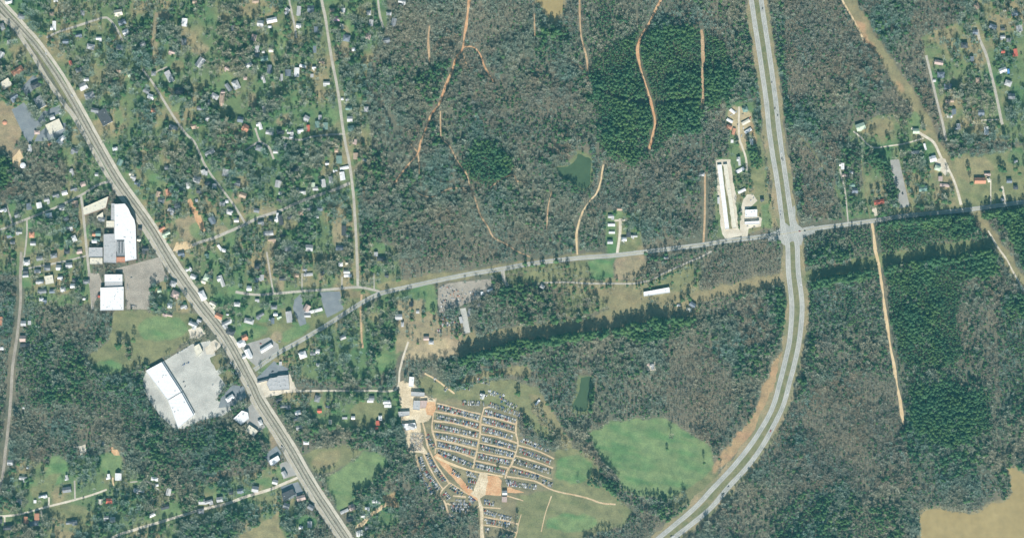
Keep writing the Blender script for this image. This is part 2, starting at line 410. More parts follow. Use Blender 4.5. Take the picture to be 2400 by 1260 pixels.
ROADS += [
 ('yard_lane', yard([(240, 490), (330, 590), (440, 710), (540, 815), (640, 900)]), 12, 'orange_dirt', .045),
 ('yard_lane', yard([(240, 510), (400, 582), (590, 645), (720, 665), (860, 690)]), 5, 'tan_dirt', .043),
 ('yard_lane', yard([(690, 660), (640, 800), (640, 900), (665, 1000), (668, 1150), (672, 1300)]), 8, 'yard_sand', .04),
]
MAIN = [
 ('east_railside_road', east_road, 7.5, 'shoulder', .10), ('west_railside_road', west_road, 10, 'street', .104),
 ('county_road', county_w, 10.5, 'highway', .11), ('county_road', county_e, 10, 'highway', .113),
 ('highway', hw_left, 11.5, 'highway', .14), ('highway', hw_right, 11.5, 'highway', .144),
]

PATCHES = [  # name, polygon, mat, z
 ('parking_lot', [(383, 846), (450, 806), (492, 797), (503, 826), (516, 868), (530, 900), (508, 934), (546, 958), (520, 974), (470, 984), (430, 1004), (408, 1003), (376, 975), (345, 930), (333, 892), (344, 868)], 'concrete', .05),
 ('grass_island', [(492, 838), (518, 826), (532, 856), (506, 868)], 'median', .08), ('grass_island', [(512, 878), (536, 866), (556, 890), (530, 902)], 'median', .08),
 ('parking_lot', [(268, 630), (375, 602), (388, 642), (398, 652), (356, 668), (350, 725), (297, 724), (291, 640)], 'brown_lot', .05),
 ('parking_lot', [(205, 640), (232, 640), (240, 665), (232, 690), (216, 720)], 'brown_lot', .045),
 ('parking_lot', [(48, 208), (79, 175), (94, 193), (63, 226)], 'asphalt_new', .05),
 ('parking_lot', [(27, 257), (56, 240), (86, 284), (100, 262), (138, 246), (144, 262), (112, 280), (84, 310), (70, 340), (56, 318)], 'asphalt_new', .05),
 ('parking_lot', [(118, 290), (155, 288), (150, 318), (120, 330), (80, 332), (90, 312)], 'asphalt_new', .047),
 ('parking_lot', [(686, 722), (690, 702), (705, 688), (712, 720), (718, 758), (703, 764)], 'asphalt_new', .05),
 ('parking_lot', [(749, 684), (797, 682), (805, 724), (767, 744), (757, 716)], 'asphalt_new', .05),
 ('parking_lot', [(600, 886), (642, 846), (676, 863), (678, 878), (648, 888), (612, 895)], 'asphalt_new', .05),
 ('concrete_apron', [(606, 892), (680, 876), (692, 905), (700, 914), (640, 926), (622, 930), (604, 905)], 'gravel', .055),
 ('parking_lot', [(564, 813), (582, 804), (630, 790), (652, 806), (656, 824), (617, 842), (600, 858), (585, 845)], 'asphalt', .05),
 ('parking_lot', [(518, 930), (545, 902), (572, 905), (578, 930), (545, 952), (512, 955)], 'asphalt_new', .06),
 ('parking_lot', [(570, 960), (592, 945), (622, 1000), (604, 1012), (580, 1000)], 'asphalt', .06),
 ('parking_lot', [(616, 1068), (648, 1044), (660, 1062), (632, 1086)], 'asphalt_new', .06),
 ('parking_lot', [(655, 1085), (672, 1080), (700, 1110), (664, 1122)], 'asphalt', .06),
 ('parking_lot', [(658, 1140), (698, 1128), (712, 1154), (664, 1176)], 'asphalt_new', .06),
 ('scrap_yard_ground', [(1026, 676), (1048, 664), (1090, 660), (1150, 653), (1158, 672), (1150, 688), (1110, 704), (1060, 724), (1030, 736), (1026, 710)], 'brown_lot', .045),
 ('storage_apron', [(1677, 374), (1712, 374), (1722, 440), (1731, 535), (1740, 552), (1700, 560), (1692, 548), (1684, 470)], 'gravel', .045),
 ('grass_strip', [(1690.6, 388), (1694.6, 388), (1716.6, 536), (1709, 536)], 'median', .05),
 ('shop_apron', [(1741, 470), (1752, 455), (1765, 455), (1775, 470), (1760, 485), (1747, 492), (1786, 512), (1784, 530), (1755, 536), (1752, 552), (1738, 556), (1734, 520)], 'gravel', .042),
 ('yard_ground', [(934, 895), (948, 890), (972, 900), (995, 925), (1020, 935), (1012, 965), (1005, 985), (985, 990), (990, 1040), (1005, 1065), (975, 1060), (955, 1060), (950, 1020), (940, 990), (935, 940)], 'yard_sand', .036),
 ('dirt_ground', yard([(140, 20), (230, 0), (245, 60), (215, 130), (160, 120)]), 'orange_dirt', .04),
 ('dirt_ground', yard([(715, 680), (820, 690), (850, 730), (845, 870), (700, 860), (690, 740)]), 'orange_dirt', .06),
 ('dirt_ground', yard([(640, 655), (720, 660), (700, 860), (640, 900), (560, 850), (600, 790)]), 'yard_sand', .039),
 ('dirt_ground', yard([(850, 790), (930, 790), (1060, 840), (900, 840)]), 'orange_dirt', .05),
 ('dirt_ground', [(413, 568), (440, 565), (455, 580), (425, 592), (405, 588)], 'tan_dirt', .045),
 ('dirt_ground', [(438, 470), (447, 465), (470, 505), (484, 540), (474, 545), (452, 500)], 'orange_dirt', .045),
 ('dirt_ground', [(440, 772), (470, 765), (482, 780), (465, 792), (445, 792)], 'gravel', .055),
 ('dirt_ground', [(480, 815), (505, 795), (520, 808), (500, 830), (484, 830)], 'gravel', .056),
 ('dirt_ground', [(257, 1053), (262, 1046), (276, 1054), (282, 1066), (268, 1066)], 'orange_dirt', .045),
 ('dirt_ground', [(168, 1046), (190, 1044), (200, 1040), (203, 1056), (188, 1066), (186, 1050)], 'gravel', .045),
 ('dirt_ground', [(880, 1190), (905, 1176), (912, 1182), (870, 1210), (845, 1240), (835, 1250), (832, 1236)], 'tan_dirt', .045),
 ('dirt_ground', [(1516, 846), (1538, 846), (1538, 868), (1516, 868)], 'gravel', .045),
 ('old_airstrip_pavement', [(2086, 375), (2107, 373), (2122, 440), (2132, 483), (2108, 488), (2102, 440), (2094, 425)], 'asphalt', .045),
 ('gravel_pad', [(2190, 375), (2215, 372), (2226, 400), (2216, 412), (2196, 395)], 'gravel', .05),
 ('gravel_pad', [(2042, 487), (2054, 486), (2058, 504), (2050, 506)], 'gravel', .05),
 ('dirt_ground', [(45, 395), (30, 390), (28, 370), (45, 350), (56, 372)], 'tan_dirt', .045),
 ('turn_lane', [(1825, 478), (1838, 478), (1847, 534), (1828, 536)], 'highway', .12), ('turn_lane', [(1862, 480), (1850, 500), (1852, 536), (1874, 540), (1864, 515)], 'highway', .12),
 ('intersection_pavement', [(1800, 548), (1826, 536), (1838, 520), (1850, 530), (1862, 520), (1880, 534), (1908, 528), (1910, 546), (1884, 556), (1878, 575), (1858, 565), (1838, 575), (1826, 564), (1800, 566)], 'highway', .125),
]
WATER = [
 ('muddy_pond', [(1252, -60), (1256, 0), (1276, 22), (1284, 38), (1292, 56), (1302, 66), (1306, 40), (1316, 30), (1320, 0), (1322, -60)], 'mud_water', 'narrow end of a tan muddy pond among bare woods'),
 ('lake', [(2140, 1330), (2150, 1275), (2161, 1240), (2156, 1218), (2164, 1200), (2182, 1193), (2206, 1193), (2228, 1198), (2252, 1199), (2276, 1205), (2296, 1200), (2311, 1189), (2326, 1178), (2346, 1178), (2362, 1170), (2371, 1152), (2368, 1132), (2372, 1116), (2362, 1104), (2360, 1097), (2374, 1096), (2388, 1104), (2404, 1110), (2480, 1118), (2560, 1112), (2560, 1420), (2110, 1420)], 'mud_water', 'tan muddy lake in the lower corner'),
 ('green_pond', [(1304, 392), (1330, 390), (1350, 374), (1356, 360), (1372, 368), (1384, 372), (1384, 400), (1381, 436), (1360, 440), (1330, 420), (1312, 410)], 'green_water', 'green pond in the woods'),
 ('green_pond', [(1362, 885), (1376, 882), (1386, 886), (1380, 930), (1374, 962), (1350, 960), (1342, 950), (1356, 920)], 'green_water', 'narrow green pond in the woods south'),
]

# ground cover polygons: colour name, polygon
GC = {'yard': None, 'lawn': (0.092, 0.175, 0.078), 'lawn2': (0.108, 0.215, 0.088), 'dry': (0.27, 0.23, 0.13), 'olive': (0.165, 0.19, 0.092), 'pasture': (0.118, 0.225, 0.092),
      'tan': (0.33, 0.26, 0.17), 'sand': (0.46, 0.36, 0.23), 'litter': (0.125, 0.130, 0.094), 'brownwood': (0.165, 0.150, 0.108), 'yardlot': (0.20, 0.185, 0.115), 'ball': (0.34, 0.255, 0.165), 'redcut': (0.44, 0.28, 0.16), 'pinefloor': (0.085, 0.09, 0.055)}
SUBURB = {
 'north': [(-20, -160), (905, -160), (905, 0), (912, 60), (880, 120), (850, 200), (865, 290), (870, 370), (850, 400), (842, 470), (846, 560), (930, 580), (940, 650), (880, 690), (840, 745), (760, 800), (700, 850), (610, 880), (560, 810), (470, 680), (400, 580), (330, 480), (260, 370), (180, 240), (100, 120), (0, 0)],
 'west': [(-160, 40), (0, 40), (60, 110), (150, 240), (230, 360), (270, 430), (200, 470), (150, 470), (160, 420), (130, 340), (50, 330), (-160, 330)],
 'mill': [(-160, 500), (0, 485), (190, 445), (215, 640), (218, 712), (60, 722), (52, 640), (-160, 640)],
 'mid': [(345, 650), (410, 640), (445, 705), (450, 735), (360, 740)],
 'south': [(635, 920), (935, 915), (945, 1010), (900, 1022), (830, 1010), (720, 1010), (690, 1030)],
 'southwest': [(-160, 1130), (0, 1120), (60, 1070), (120, 1090), (250, 1060), (310, 1100), (430, 1150), (640, 1090), (700, 1120), (690, 1180), (740, 1260), (740, 1420), (-160, 1420)],
 'centre': [(930, 665), (1020, 655), (1030, 740), (1000, 790), (960, 800), (920, 860), (870, 890), (700, 890), (690, 850), (760, 800), (860, 720)],
 'ridge': [(1415, 495), (1500, 495), (1510, 600), (1420, 605)],
 'trailers': [(1700, 240), (1770, 240), (1790, 330), (1800, 420), (1830, 530), (1740, 550), (1670, 560), (1680, 370), (1710, 370)],
 'east': [(1960, 380), (2000, 290), (2060, 270), (2120, 262), (2165, 280), (2190, 335), (2230, 362), (2300, 360), (2400, 345), (2560, 345), (2560, 455), (2400, 472), (2290, 486), (2040, 512), (1985, 518), (1962, 450)],
 'northeast': [(2160, 90), (2260, 40), (2260, -160), (2560, -160), (2560, 330), (2225, 335), (2195, 230)],
 'farm': [(800, 1160), (940, 1150), (930, 1230), (850, 1290), (810, 1200)],
}
def E(cx, cy, rx, ry, n=14, rot=0.0):
    return [(cx + rx * math.cos(2 * math.pi * k / n) * math.cos(rot) - ry * math.sin(2 * math.pi * k / n) * math.sin(rot),
             cy + rx * math.cos(2 * math.pi * k / n) * math.sin(rot) + ry * math.sin(2 * math.pi * k / n) * math.cos(rot)) for k in range(n)]
COVER = []
for k, p in SUBURB.items(): COVER.append(('yard', p))
FIELDS = [
 ('pasture', [(1376, 1012), (1446, 984), (1560, 978), (1606, 1010), (1645, 1034), (1668, 1046), (1673, 1104), (1640, 1128), (1600, 1150), (1560, 1168), (1500, 1160), (1465, 1150), (1440, 1110), (1400, 1060)]),
 ('olive', [(1600, 1150), (1640, 1125), (1680, 1090), (1690, 1120), (1620, 1185), (1580, 1190), (1560, 1168)]),
 ('olive', [(1298, 1058), (1340, 1050), (1390, 1066), (1412, 1100), (1400, 1128), (1450, 1160), (1480, 1195), (1470, 1225), (1420, 1245), (1370, 1260), (1330, 1420), (1170, 1420), (1210, 1230), (1215, 1160), (1290, 1145)]),
 ('pasture', E(1345, 1100, 45, 35)), ('pasture', E(1340, 1225, 60, 22)),
 ('olive', [(712, 1068), (740, 1047), (800, 1042), (850, 1055), (810, 1090), (760, 1110), (740, 1108)]),
 ('dry', E(765, 1075, 36, 18, 14, -0.4)), ('dry', E(790, 1130, 16, 10)),
 ('pasture', [(760, 1118), (810, 1092), (855, 1056), (890, 1064), (925, 1095), (900, 1112), (870, 1138), (835, 1150), (828, 1172), (800, 1196), (788, 1190)]),
 ('dry', [(520, 1290), (570, 1245), (650, 1205), (672, 1262), (680, 1300)]),
 ('olive', [(265, 735), (290, 728), (400, 730), (430, 738), (470, 735), (440, 800), (400, 830), (360, 850), (320, 862), (290, 880), (262, 878), (215, 850), (205, 835), (255, 800), (262, 765)]),
 ('pasture', E(380, 770, 60, 32)), ('lawn2', E(255, 860, 40, 16)),
 ('ball', E(-8, 300, 60, 66)), ('tan', [(55, 350), (25, 352), (25, 372), (55, 385)]),
 ('lawn2', [(1380, 612), (1440, 605), (1440, 655), (1384, 655)]), ('tan', [(1442, 604), (1512, 598), (1515, 640), (1480, 655), (1442, 655)]),
 ('olive', [(1560, 640), (1640, 605), (1642, 710), (1560, 700), (1515, 660)]), ('dry', E(1620, 690, 20, 30)),
 ('olive', [(1130, 640), (1260, 622), (1380, 612), (1380, 655), (1260, 662), (1190, 665)]),
 ('dry', [(2188, 325), (2206, 330), (2240, 392), (2262, 440), (2268, 484), (2256, 484), (2246, 440), (2226, 404)]), ('tan', E(1000, 775, 44, 26)), ('tan', [(930, 700), (990, 700), (1040, 745), (1080, 760), (1085, 810), (1000, 830), (960, 815), (930, 830)]),
 ('dry', [(1080, 800), (1110, 770), (1125, 790), (1090, 820)]),
 ('dry', [(1060, 895), (1130, 870), (1180, 860), (1240, 855), (1246, 880), (1190, 880), (1120, 890), (1070, 905)]),
 ('olive', [(975, 885), (1010, 880), (1060, 915), (1130, 895), (1200, 890), (1260, 905), (1280, 950), (1310, 1000), (1330, 1040), (1260, 1020), (1222, 965), (1100, 940), (1020, 945)]),
 ('dry', [(1240, 920), (1270, 930), (1310, 990), (1345, 1050), (1320, 1050), (1280, 1000), (1250, 960)]),
 ('yardlot', [(1010, 935), (1100, 935), (1215, 965), (1222, 1020), (1298, 1058), (1298, 1145), (1215, 1160), (1205, 1250), (1130, 1260), (1120, 1190), (1085, 1215), (1040, 1180), (1000, 1130), (965, 1060), (985, 1000)]),
 ('tan', [(410, 520), (450, 500), (462, 530), (460, 560), (430, 572)]),
 ('dry', [(880, 664), (935, 655), (1000, 645), (1100, 632), (1250, 608), (1352, 596), (1420, 594), (1420, 605), (1250, 622), (1100, 650), (960, 676), (900, 684)]),
 ('dry', [(1265, 663), (1440, 655), (1520, 665), (1640, 700), (1640, 712), (1520, 726), (1400, 755), (1270, 770), (1120, 800), (1125, 785), (1240, 760), (1400, 740), (1430, 720)]),
 ('sand', [(944, 842), (952, 822), (978, 806), (1010, 800), (1050, 792), (1080, 808), (1084, 832), (1040, 842), (990, 846)]), ('tan', E(975, 780, 30, 16)),
 ('sand', [(950, 834), (968, 818), (985, 816), (1010, 826), (1022, 800), (1030, 822), (1046, 798), (1054, 818), (1075, 826), (1070, 838), (1000, 840)]),
 ('sand', [(1706, 262), (1722, 252), (1745, 256), (1764, 264), (1768, 300), (1756, 322), (1748, 350), (1738, 356), (1728, 330), (1712, 310)]), ('redcut', [(1758, 280), (1770, 285), (1776, 330), (1768, 340)]),
 ('olive', [(1300, 690), (1400, 690), (1430, 720), (1360, 745), (1310, 740)]),
 ('redcut', [(1838, 815), (1844, 830), (1830, 885), (1800, 950), (1760, 1020), (1715, 1075), (1672, 1110), (1668, 1095), (1700, 1050), (1760, 980), (1790, 900), (1815, 850)]),
 ('dry', [(1976, -60), (2010, 10), (2030, 40), (2060, 95), (2105, 160), (2140, 215), (2175, 270), (2200, 330), (2180, 330), (2150, 265), (2110, 225), (2060, 140), (2020, 85), (1990, 30), (1955, -60)]),
 ('redcut', [(2004, 50), (2020, 55), (2040, 95), (2075, 140), (2062, 140), (2026, 92)]), ('redcut', E(2110, 205, 14, 6, 10, 0.9)),
 ('dry', [(2272, 492), (2296, 488), (2330, 545), (2375, 610), (2420, 680), (2460, 760), (2430, 740), (2365, 640), (2320, 565), (2290, 520)]),
 ('olive', [(1890, 632), (1960, 616), (2057, 598), (2174, 577), (2310, 560), (2312, 566), (2174, 586), (2057, 607), (1960, 627), (1892, 642)]),
 ('dry', [(1640, 680), (1719, 662), (1828, 640), (1836, 650), (1722, 674), (1650, 692)]),
 ('olive', [(2230, 365), (2300, 362), (2400, 350), (2400, 470), (2300, 484), (2256, 480)]),
 ('dry', [(2240, 370), (2310, 365), (2330, 400), (2270, 430), (2240, 410)]),
 ('lawn2', E(2146, 285, 12, 24)), ('lawn2', E(2180, 360, 16, 26)), ('lawn', E(2385, 370, 25, 20)), ('dry', E(2060, 300, 40, 22)),
 ('olive', [(1745, 380), (1780, 390), (1800, 440), (1805, 480), (1770, 470), (1765, 420)]),
 ('lawn2', [(1780, 478), (1805, 475), (1815, 535), (1785, 535), (1786, 500)]),
 ('lawn2', [(1000, 665), (1014, 668), (1024, 700), (1014, 730), (990, 735), (1000, 700)]), ('lawn2', E(905, 850, 26, 22)),
 ('lawn2', E(1432, 555, 14, 45)), ('olive', E(1475, 580, 25, 14)), ('lawn2', E(1440, 505, 20, 12)),
 ('pasture', E(135, 1100, 26, 36)), ('olive', [(70, 1150), (120, 1110), (150, 1105), (120, 1150), (80, 1165)]),
 ('pasture', E(265, 1085, 26, 30)), ('olive', E(165, 1200, 55, 18)), ('olive', E(190, 1225, 40, 14)), ('lawn2', E(400, 1190, 26, 16)), ('lawn', E(365, 1220, 18, 8)),
 ('olive', [(690, 720), (750, 740), (800, 720), (850, 690), (880, 690), (760, 770), (690, 800), (645, 815), (560, 780), (600, 740)]),
 ('lawn2', E(590, 775, 36, 18)), ('lawn2', E(690, 780, 40, 14, 14, -0.5)), ('lawn2', E(620, 735, 40, 14)), ('tan', E(648, 790, 14, 14)),
 ('dry', E(830, 690, 40, 10)), ('lawn2', E(800, 985, 60, 14)), ('lawn2', E(740, 955, 16, 24)), ('olive', E(870, 970, 50, 35)), ('lawn', E(920, 955, 12, 25)),
 ('redcut', [(895, 1165), (925, 1150), (935, 1190), (905, 1185)]), ('tan', E(640, 1030, 12, 24)), ('lawn', E(625, 1020, 10, 20)), ('lawn2', E(655, 1105, 10, 14)),
 ('lawn2', E(515, 1160, 18, 10)), ('lawn2', E(620, 1128, 20, 8)), ('olive', E(620, 1165, 30, 8)), ('lawn', E(900, 1215, 14, 14)), ('lawn2', E(720, 1225, 25, 18)),
]
LAWNS = []
for ox, oy, L in ((0, 0, [(400, 210, 55, 35), (720, 280, 60, 35), (20, 420, 60, 100), (1000, 930, 60, 60), (1190, 760, 50, 60), (1290, 200, 40, 80), (1640, 980, 60, 60), (260, 950, 60, 30), (640, 1130, 50, 50), (1470, 740, 60, 50), (1090, 1100, 35, 70), (60, 560, 60, 80), (1310, 920, 40, 40), (480, 560, 30, 40), (760, 480, 40, 40)]),
                  (480, 0, [(640, 270, 60, 40), (700, 420, 50, 110), (1330, 240, 50, 60), (1150, 1080, 80, 90), (170, 830, 80, 60), (850, 570, 100, 30), (1320, 90, 50, 50), (1370, 330, 40, 80), (570, 560, 50, 50), (200, 720, 40, 50), (1000, 580, 60, 30), (850, 920, 40, 60), (560, 90, 60, 30), (240, 1210, 30, 30)]),
                  (0, 320, [(1450, 430, 80, 110), (650, 230, 50, 40), (420, 930, 150, 50), (580, 970, 80, 50), (1360, 930, 50, 80), (620, 370, 60, 30), (1800, 870, 60, 80), (690, 1120, 60, 40), (840, 880, 50, 90), (300, 1050, 70, 40), (110, 640, 50, 40), (560, 700, 60, 40)]),
                  (480, 320, [(800, 910, 90, 60), (450, 730, 90, 40), (520, 900, 40, 40), (240, 960, 50, 60), (420, 560, 60, 40), (900, 440, 60, 60), (1060, 580, 60, 30), (880, 830, 50, 50), (60, 1150, 60, 80), (960, 1090, 90, 25), (1580, 1020, 100, 25), (420, 110, 60, 60), (600, 520, 50, 50), (1420, 240, 60, 30), (1300, 500, 50, 40), (400, 1000, 40, 40)]),
                  (0, 640, [(300, 500, 50, 120), (600, 260, 80, 60), (240, 100, 50, 60), (1530, 230, 80, 80), (470, 230, 60, 40), (800, 170, 40, 70)]),
                  (480, 640, [(560, 110, 60, 40), (440, 350, 100, 50), (270, 150, 60, 50)])):
    for a, b, rx, ry in L: LAWNS.append(('lawn2' if (a + b) % 20 < 12 else 'lawn', E(ox + a / SC, oy + b / SC, rx / SC, ry / SC)))
DRYP = []
for ox, oy, L in ((0, 0, [(1430, 380, 40, 260), (1500, 150, 80, 40), (870, 730, 50, 40), (1840, 450, 80, 40), (200, 480, 60, 50), (660, 870, 40, 90), (1560, 870, 60, 40), (1640, 620, 60, 60), (500, 500, 40, 80), (420, 380, 120, 20)]),
                  (480, 0, [(1280, 470, 90, 70), (190, 170, 60, 40), (440, 100, 80, 60), (820, 260, 30, 120), (1300, 290, 40, 60), (630, 820, 14, 70), (1440, 1080, 14, 180), (740, 1110, 60, 60), (440, 930, 40, 80), (630, 540, 22, 60)]),
                  (480, 320, [(1200, 200, 60, 80), (290, 560, 40, 60), (800, 800, 90, 60), (1230, 900, 60, 130), (1020, 1120, 180, 40), (590, 700, 100, 30), (130, 860, 80, 40), (1450, 280, 60, 60), (640, 1010, 60, 60), (1120, 300, 60, 80), (350, 420, 60, 60)]),
                  (480, 640, [(1000, 100, 140, 40), (1080, 30, 30, 50), (700, 130, 50, 40), (1440, 560, 20, 160), (1560, 400, 60, 60), (700, 90, 50, 40)])):
    for a, b, rx, ry in L: DRYP.append(('dry' if (a + b) % 20 < 10 else 'tan', E(ox + a / SC, oy + b / SC, rx / SC, ry / SC)))

# woods: kind by polygon (everything else is bare wood)
WOODS = [
 ('fine', [(1830, -160), (1976, -160), (2010, 60), (2050, 120), (2000, 180), (1900, 200), (1850, 280), (1840, 150)]),
 ('fine', [(900, -160), (1250, -160), (1250, 20), (1220, 100), (1130, 110), (1040, 60), (1000, 140), (880, 160), (912, 40)]),
 ('fine', [(1570, 840), (1640, 800), (1710, 850), (1720, 960), (1690, 1060), (1640, 1030), (1560, 980)]),
 ('fine', [(1650, 605), (1700, 578), (1820, 570), (1832, 640), (1720, 660), (1645, 676)]),
 ('fine', [(1860, 330), (1900, 350), (1960, 470), (1940, 510), (1880, 510), (1866, 420)]),
 ('fine', [(1900, 900), (2000, 880), (2105, 900), (2110, 1000), (2100, 1100), (1960, 1120), (1880, 1060)]),
 ('pine', [(1500, 70), (1560, 60), (1640, 68), (1700, 100), (1720, 180), (1716, 236), (1650, 262), (1640, 320), (1580, 310), (1550, 350), (1480, 390), (1430, 370), (1400, 320), (1410, 260), (1380, 190), (1390, 130), (1440, 110)]),
 ('mixed', [(1360, -160), (1440, -160), (1440, 100), (1390, 130), (1376, 60)]),
 ('pine', [(1100, 340), (1150, 330), (1200, 370), (1195, 405), (1150, 440), (1108, 430), (1070, 400), (1080, 380)]),
 ('mixed', [(1000, 150), (1060, 140), (1080, 170), (1050, 220), (1000, 240), (970, 200)]), ('mixed', [(1250, 84), (1330, 60), (1340, 100), (1280, 150), (1245, 140)]),
 ('mixed', [(1715, 90), (1755, 60), (1770, 220), (1730, 240), (1716, 180)]),
 ('pine', [(2075, 640), (2140, 606), (2290, 585), (2330, 600), (2340, 640), (2262, 660), (2240, 740), (2260, 830), (2230, 870), (2110, 860)]),
 ('mixed', [(2100, 860), (2240, 860), (2330, 900), (2340, 1020), (2290, 1100), (2140, 1140), (2120, 1000)]), ('pine', [(2130, 890), (2220, 890), (2320, 930), (2320, 1010), (2230, 1050), (2130, 1010)]),
 ('pine', [(2330, 500), (2560, 470), (2560, 660), (2420, 660), (2370, 580)]), ('mixed', [(2350, 690), (2560, 690), (2560, 1040), (2360, 1020), (2340, 860)]),
 ('pine', [(2066, 560), (2060, 520), (2180, 510), (2268, 500), (2300, 556), (2180, 574), (2070, 596)]),
 ('mixed', [(1890, 570), (1960, 545), (2036, 528), (2046, 600), (1960, 612), (1892, 628)]),
 ('mixed', [(1890, 650), (2060, 615), (2070, 700), (2060, 780), (1980, 800), (1900, 760)]),
 ('pine', [(1440, 740), (1520, 728), (1620, 716), (1630, 745), (1580, 790), (1500, 800), (1440, 790), (1340, 780), (1260, 800), (1240, 770), (1340, 752)]),
 ('pine', [(1082, 812), (1160, 790), (1240, 778), (1260, 810), (1240, 830), (1160, 845), (1100, 865)]), ('mixed', [(1240, 800), (1330, 790), (1330, 870), (1270, 880)]),
 ('pine', [(1822, 675), (1846, 668), (1846, 790), (1828, 810), (1820, 740)]), ('mixed', [(1720, 820), (1830, 800), (1800, 880), (1720, 890)]),
 ('mixed', [(40, 790), (150, 770), (210, 840), (260, 890), (330, 900), (340, 960), (260, 960), (150, 940), (40, 960)]),
 ('mixed', [(270, 930), (360, 960), (400, 1010), (500, 1000), (600, 1010), (620, 1080), (500, 1110), (380, 1090), (300, 1040)]),
 ('pine', [(-160, 372), (24, 370), (30, 400), (20, 440), (-160, 440)]),
 ('pine', [(2025, 356), (2062, 358), (2082, 380), (2100, 440), (2092, 480), (2076, 440), (2060, 400), (2028, 390)]),
 ('pine', [(2048, 516), (2148, 505), (2268, 492), (2276, 505), (2180, 520), (2060, 530)]), ('pine', [(2302, 482), (2560, 450), (2560, 475), (2310, 500)]),
 ('pine', [(1010, 660), (1022, 656), (1024, 690), (1012, 692)]),
 ('pine', [(1860, 370), (1874, 372), (1880, 480), (1866, 440)]),
 ('mixed', [(1180, 660), (1270, 670), (1300, 690), (1300, 750), (1220, 765), (1130, 785), (1120, 740), (1150, 700)]),
 ('mixed', [(1540, 1190), (1600, 1165), (1620, 1200), (1560, 1240)]), ('mixed', [(1880, 1150), (1990, 1160), (2100, 1200), (2130, 1300), (1850, 1320), (1800, 1220)]),
 ('mixed', [(1960, 330), (2010, 330), (2030, 420), (2000, 480), (1975, 420)]),
 ('mixed', [(845, 520), (930, 520), (940, 570), (845, 560)]), ('mixed', [(850, 360), (900, 350), (910, 430), (860, 470)]),
]
# belts of trees that cross the open ground
CUTTING = [[(1082, 824), (1125, 808), (1214, 788), (1320, 771), (1437, 756), (1500, 742), (1625, 726)], [(1636, 698), (1719, 677), (1834, 656)], [(1888, 651), (1960, 635), (2057, 616), (2174, 595), (2320, 574)]]
BELTS = [
 ('bare', [(1255, 955), (1300, 1020), (1330, 1040), (1390, 1070), (1420, 1110), (1440, 1150), (1480, 1180), (1540, 1175), (1600, 1160)], 8),
 ('mixed', [(1390, 1130), (1430, 1135), (1470, 1170)], 11), ('mixed', [(1340, 960), (1320, 1000), (1350, 1030)], 6),
 ('mixed', [(1230, 985), (1260, 1010), (1280, 1030), (1310, 1030)], 5),
 ('mixed', [(930, 1095), (900, 1120), (870, 1150), (840, 1155)], 14), ('mixed', [(820, 1010), (870, 1030), (930, 1040), (945, 1080)], 12),
 ('bare', [(740, 1030), (800, 1028), (860, 1045)], 8), ('bare', [(560, 1210), (620, 1190), (660, 1185)], 14), ('mixed', [(480, 1240), (530, 1215), (590, 1210)], 14),
 ('pine', [(226, 1170), (236, 1215), (245, 1262)], 5), ('mixed', [(1070, 905), (1140, 890), (1180, 880)], 4), ('mixed', [(290, 880), (330, 862)], 5),
 ('bare', [(1180, 640), (1250, 632), (1330, 622)], 7), ('bare', [(900, 690), (960, 672)], 7), ('pine', [(1506, 592), (1530, 588), (1550, 600), (1600, 592)], 6),
 ('pine', [(1470, 668), (1510, 665)], 4), ('mixed', [(1755, 425), (1757, 440)], 5), ('mixed', [(1800, 430), (1805, 500)], 2), ('pine', [(1755, 345), (1772, 385)], 12),
 ('bare', [(1510, 700), (1560, 715), (1600, 712)], 5), ('bare', [(1305, 700), (1340, 720), (1400, 700)], 10),
 ('mixed', [(500, 920), (520, 912), (560, 888)], 4), ('mixed', [(506, 950), (516, 930)], 4),
 ('wall', [(2050, 534), (2098, 525), (2148, 518), (2225, 512), (2270, 506)], 6), ('wall', [(2302, 506), (2400, 488), (2500, 474)], 6), ('mixed', [(1306, 424), (1340, 440), (1384, 450)], 7), ('mixed', [(1345, 972), (1378, 972)], 6), ('wall', [(1378, 890), (1390, 930), (1382, 960)], 4),
 ('mixed', [(1480, 672), (1526, 664), (1565, 646), (1618, 622), (1655, 604)], 4), ('mixed', [(1290, 670), (1340, 668), (1430, 672)], 4),
 ('pine', [(1822, 60), (1836, 180), (1852, 300)], 5), ('pine', [(1894, 660), (1906, 720), (1902, 800), (1890, 870), (1868, 935)], 6), ('pine', [(1744, 60), (1764, 180), (1776, 235)], 4), ('wall', [(1268, 70), (1290, 84), (1312, 76)], 5),
 ('pine', [(1610, 1225), (1640, 1200), (1665, 1175)], 5), ('bare', [(290, 800), (310, 835)], 10), ('mixed', [(305, 1165), (350, 1150), (400, 1165)], 12), ('bare', [(330, 1200), (300, 1220)], 12),
]
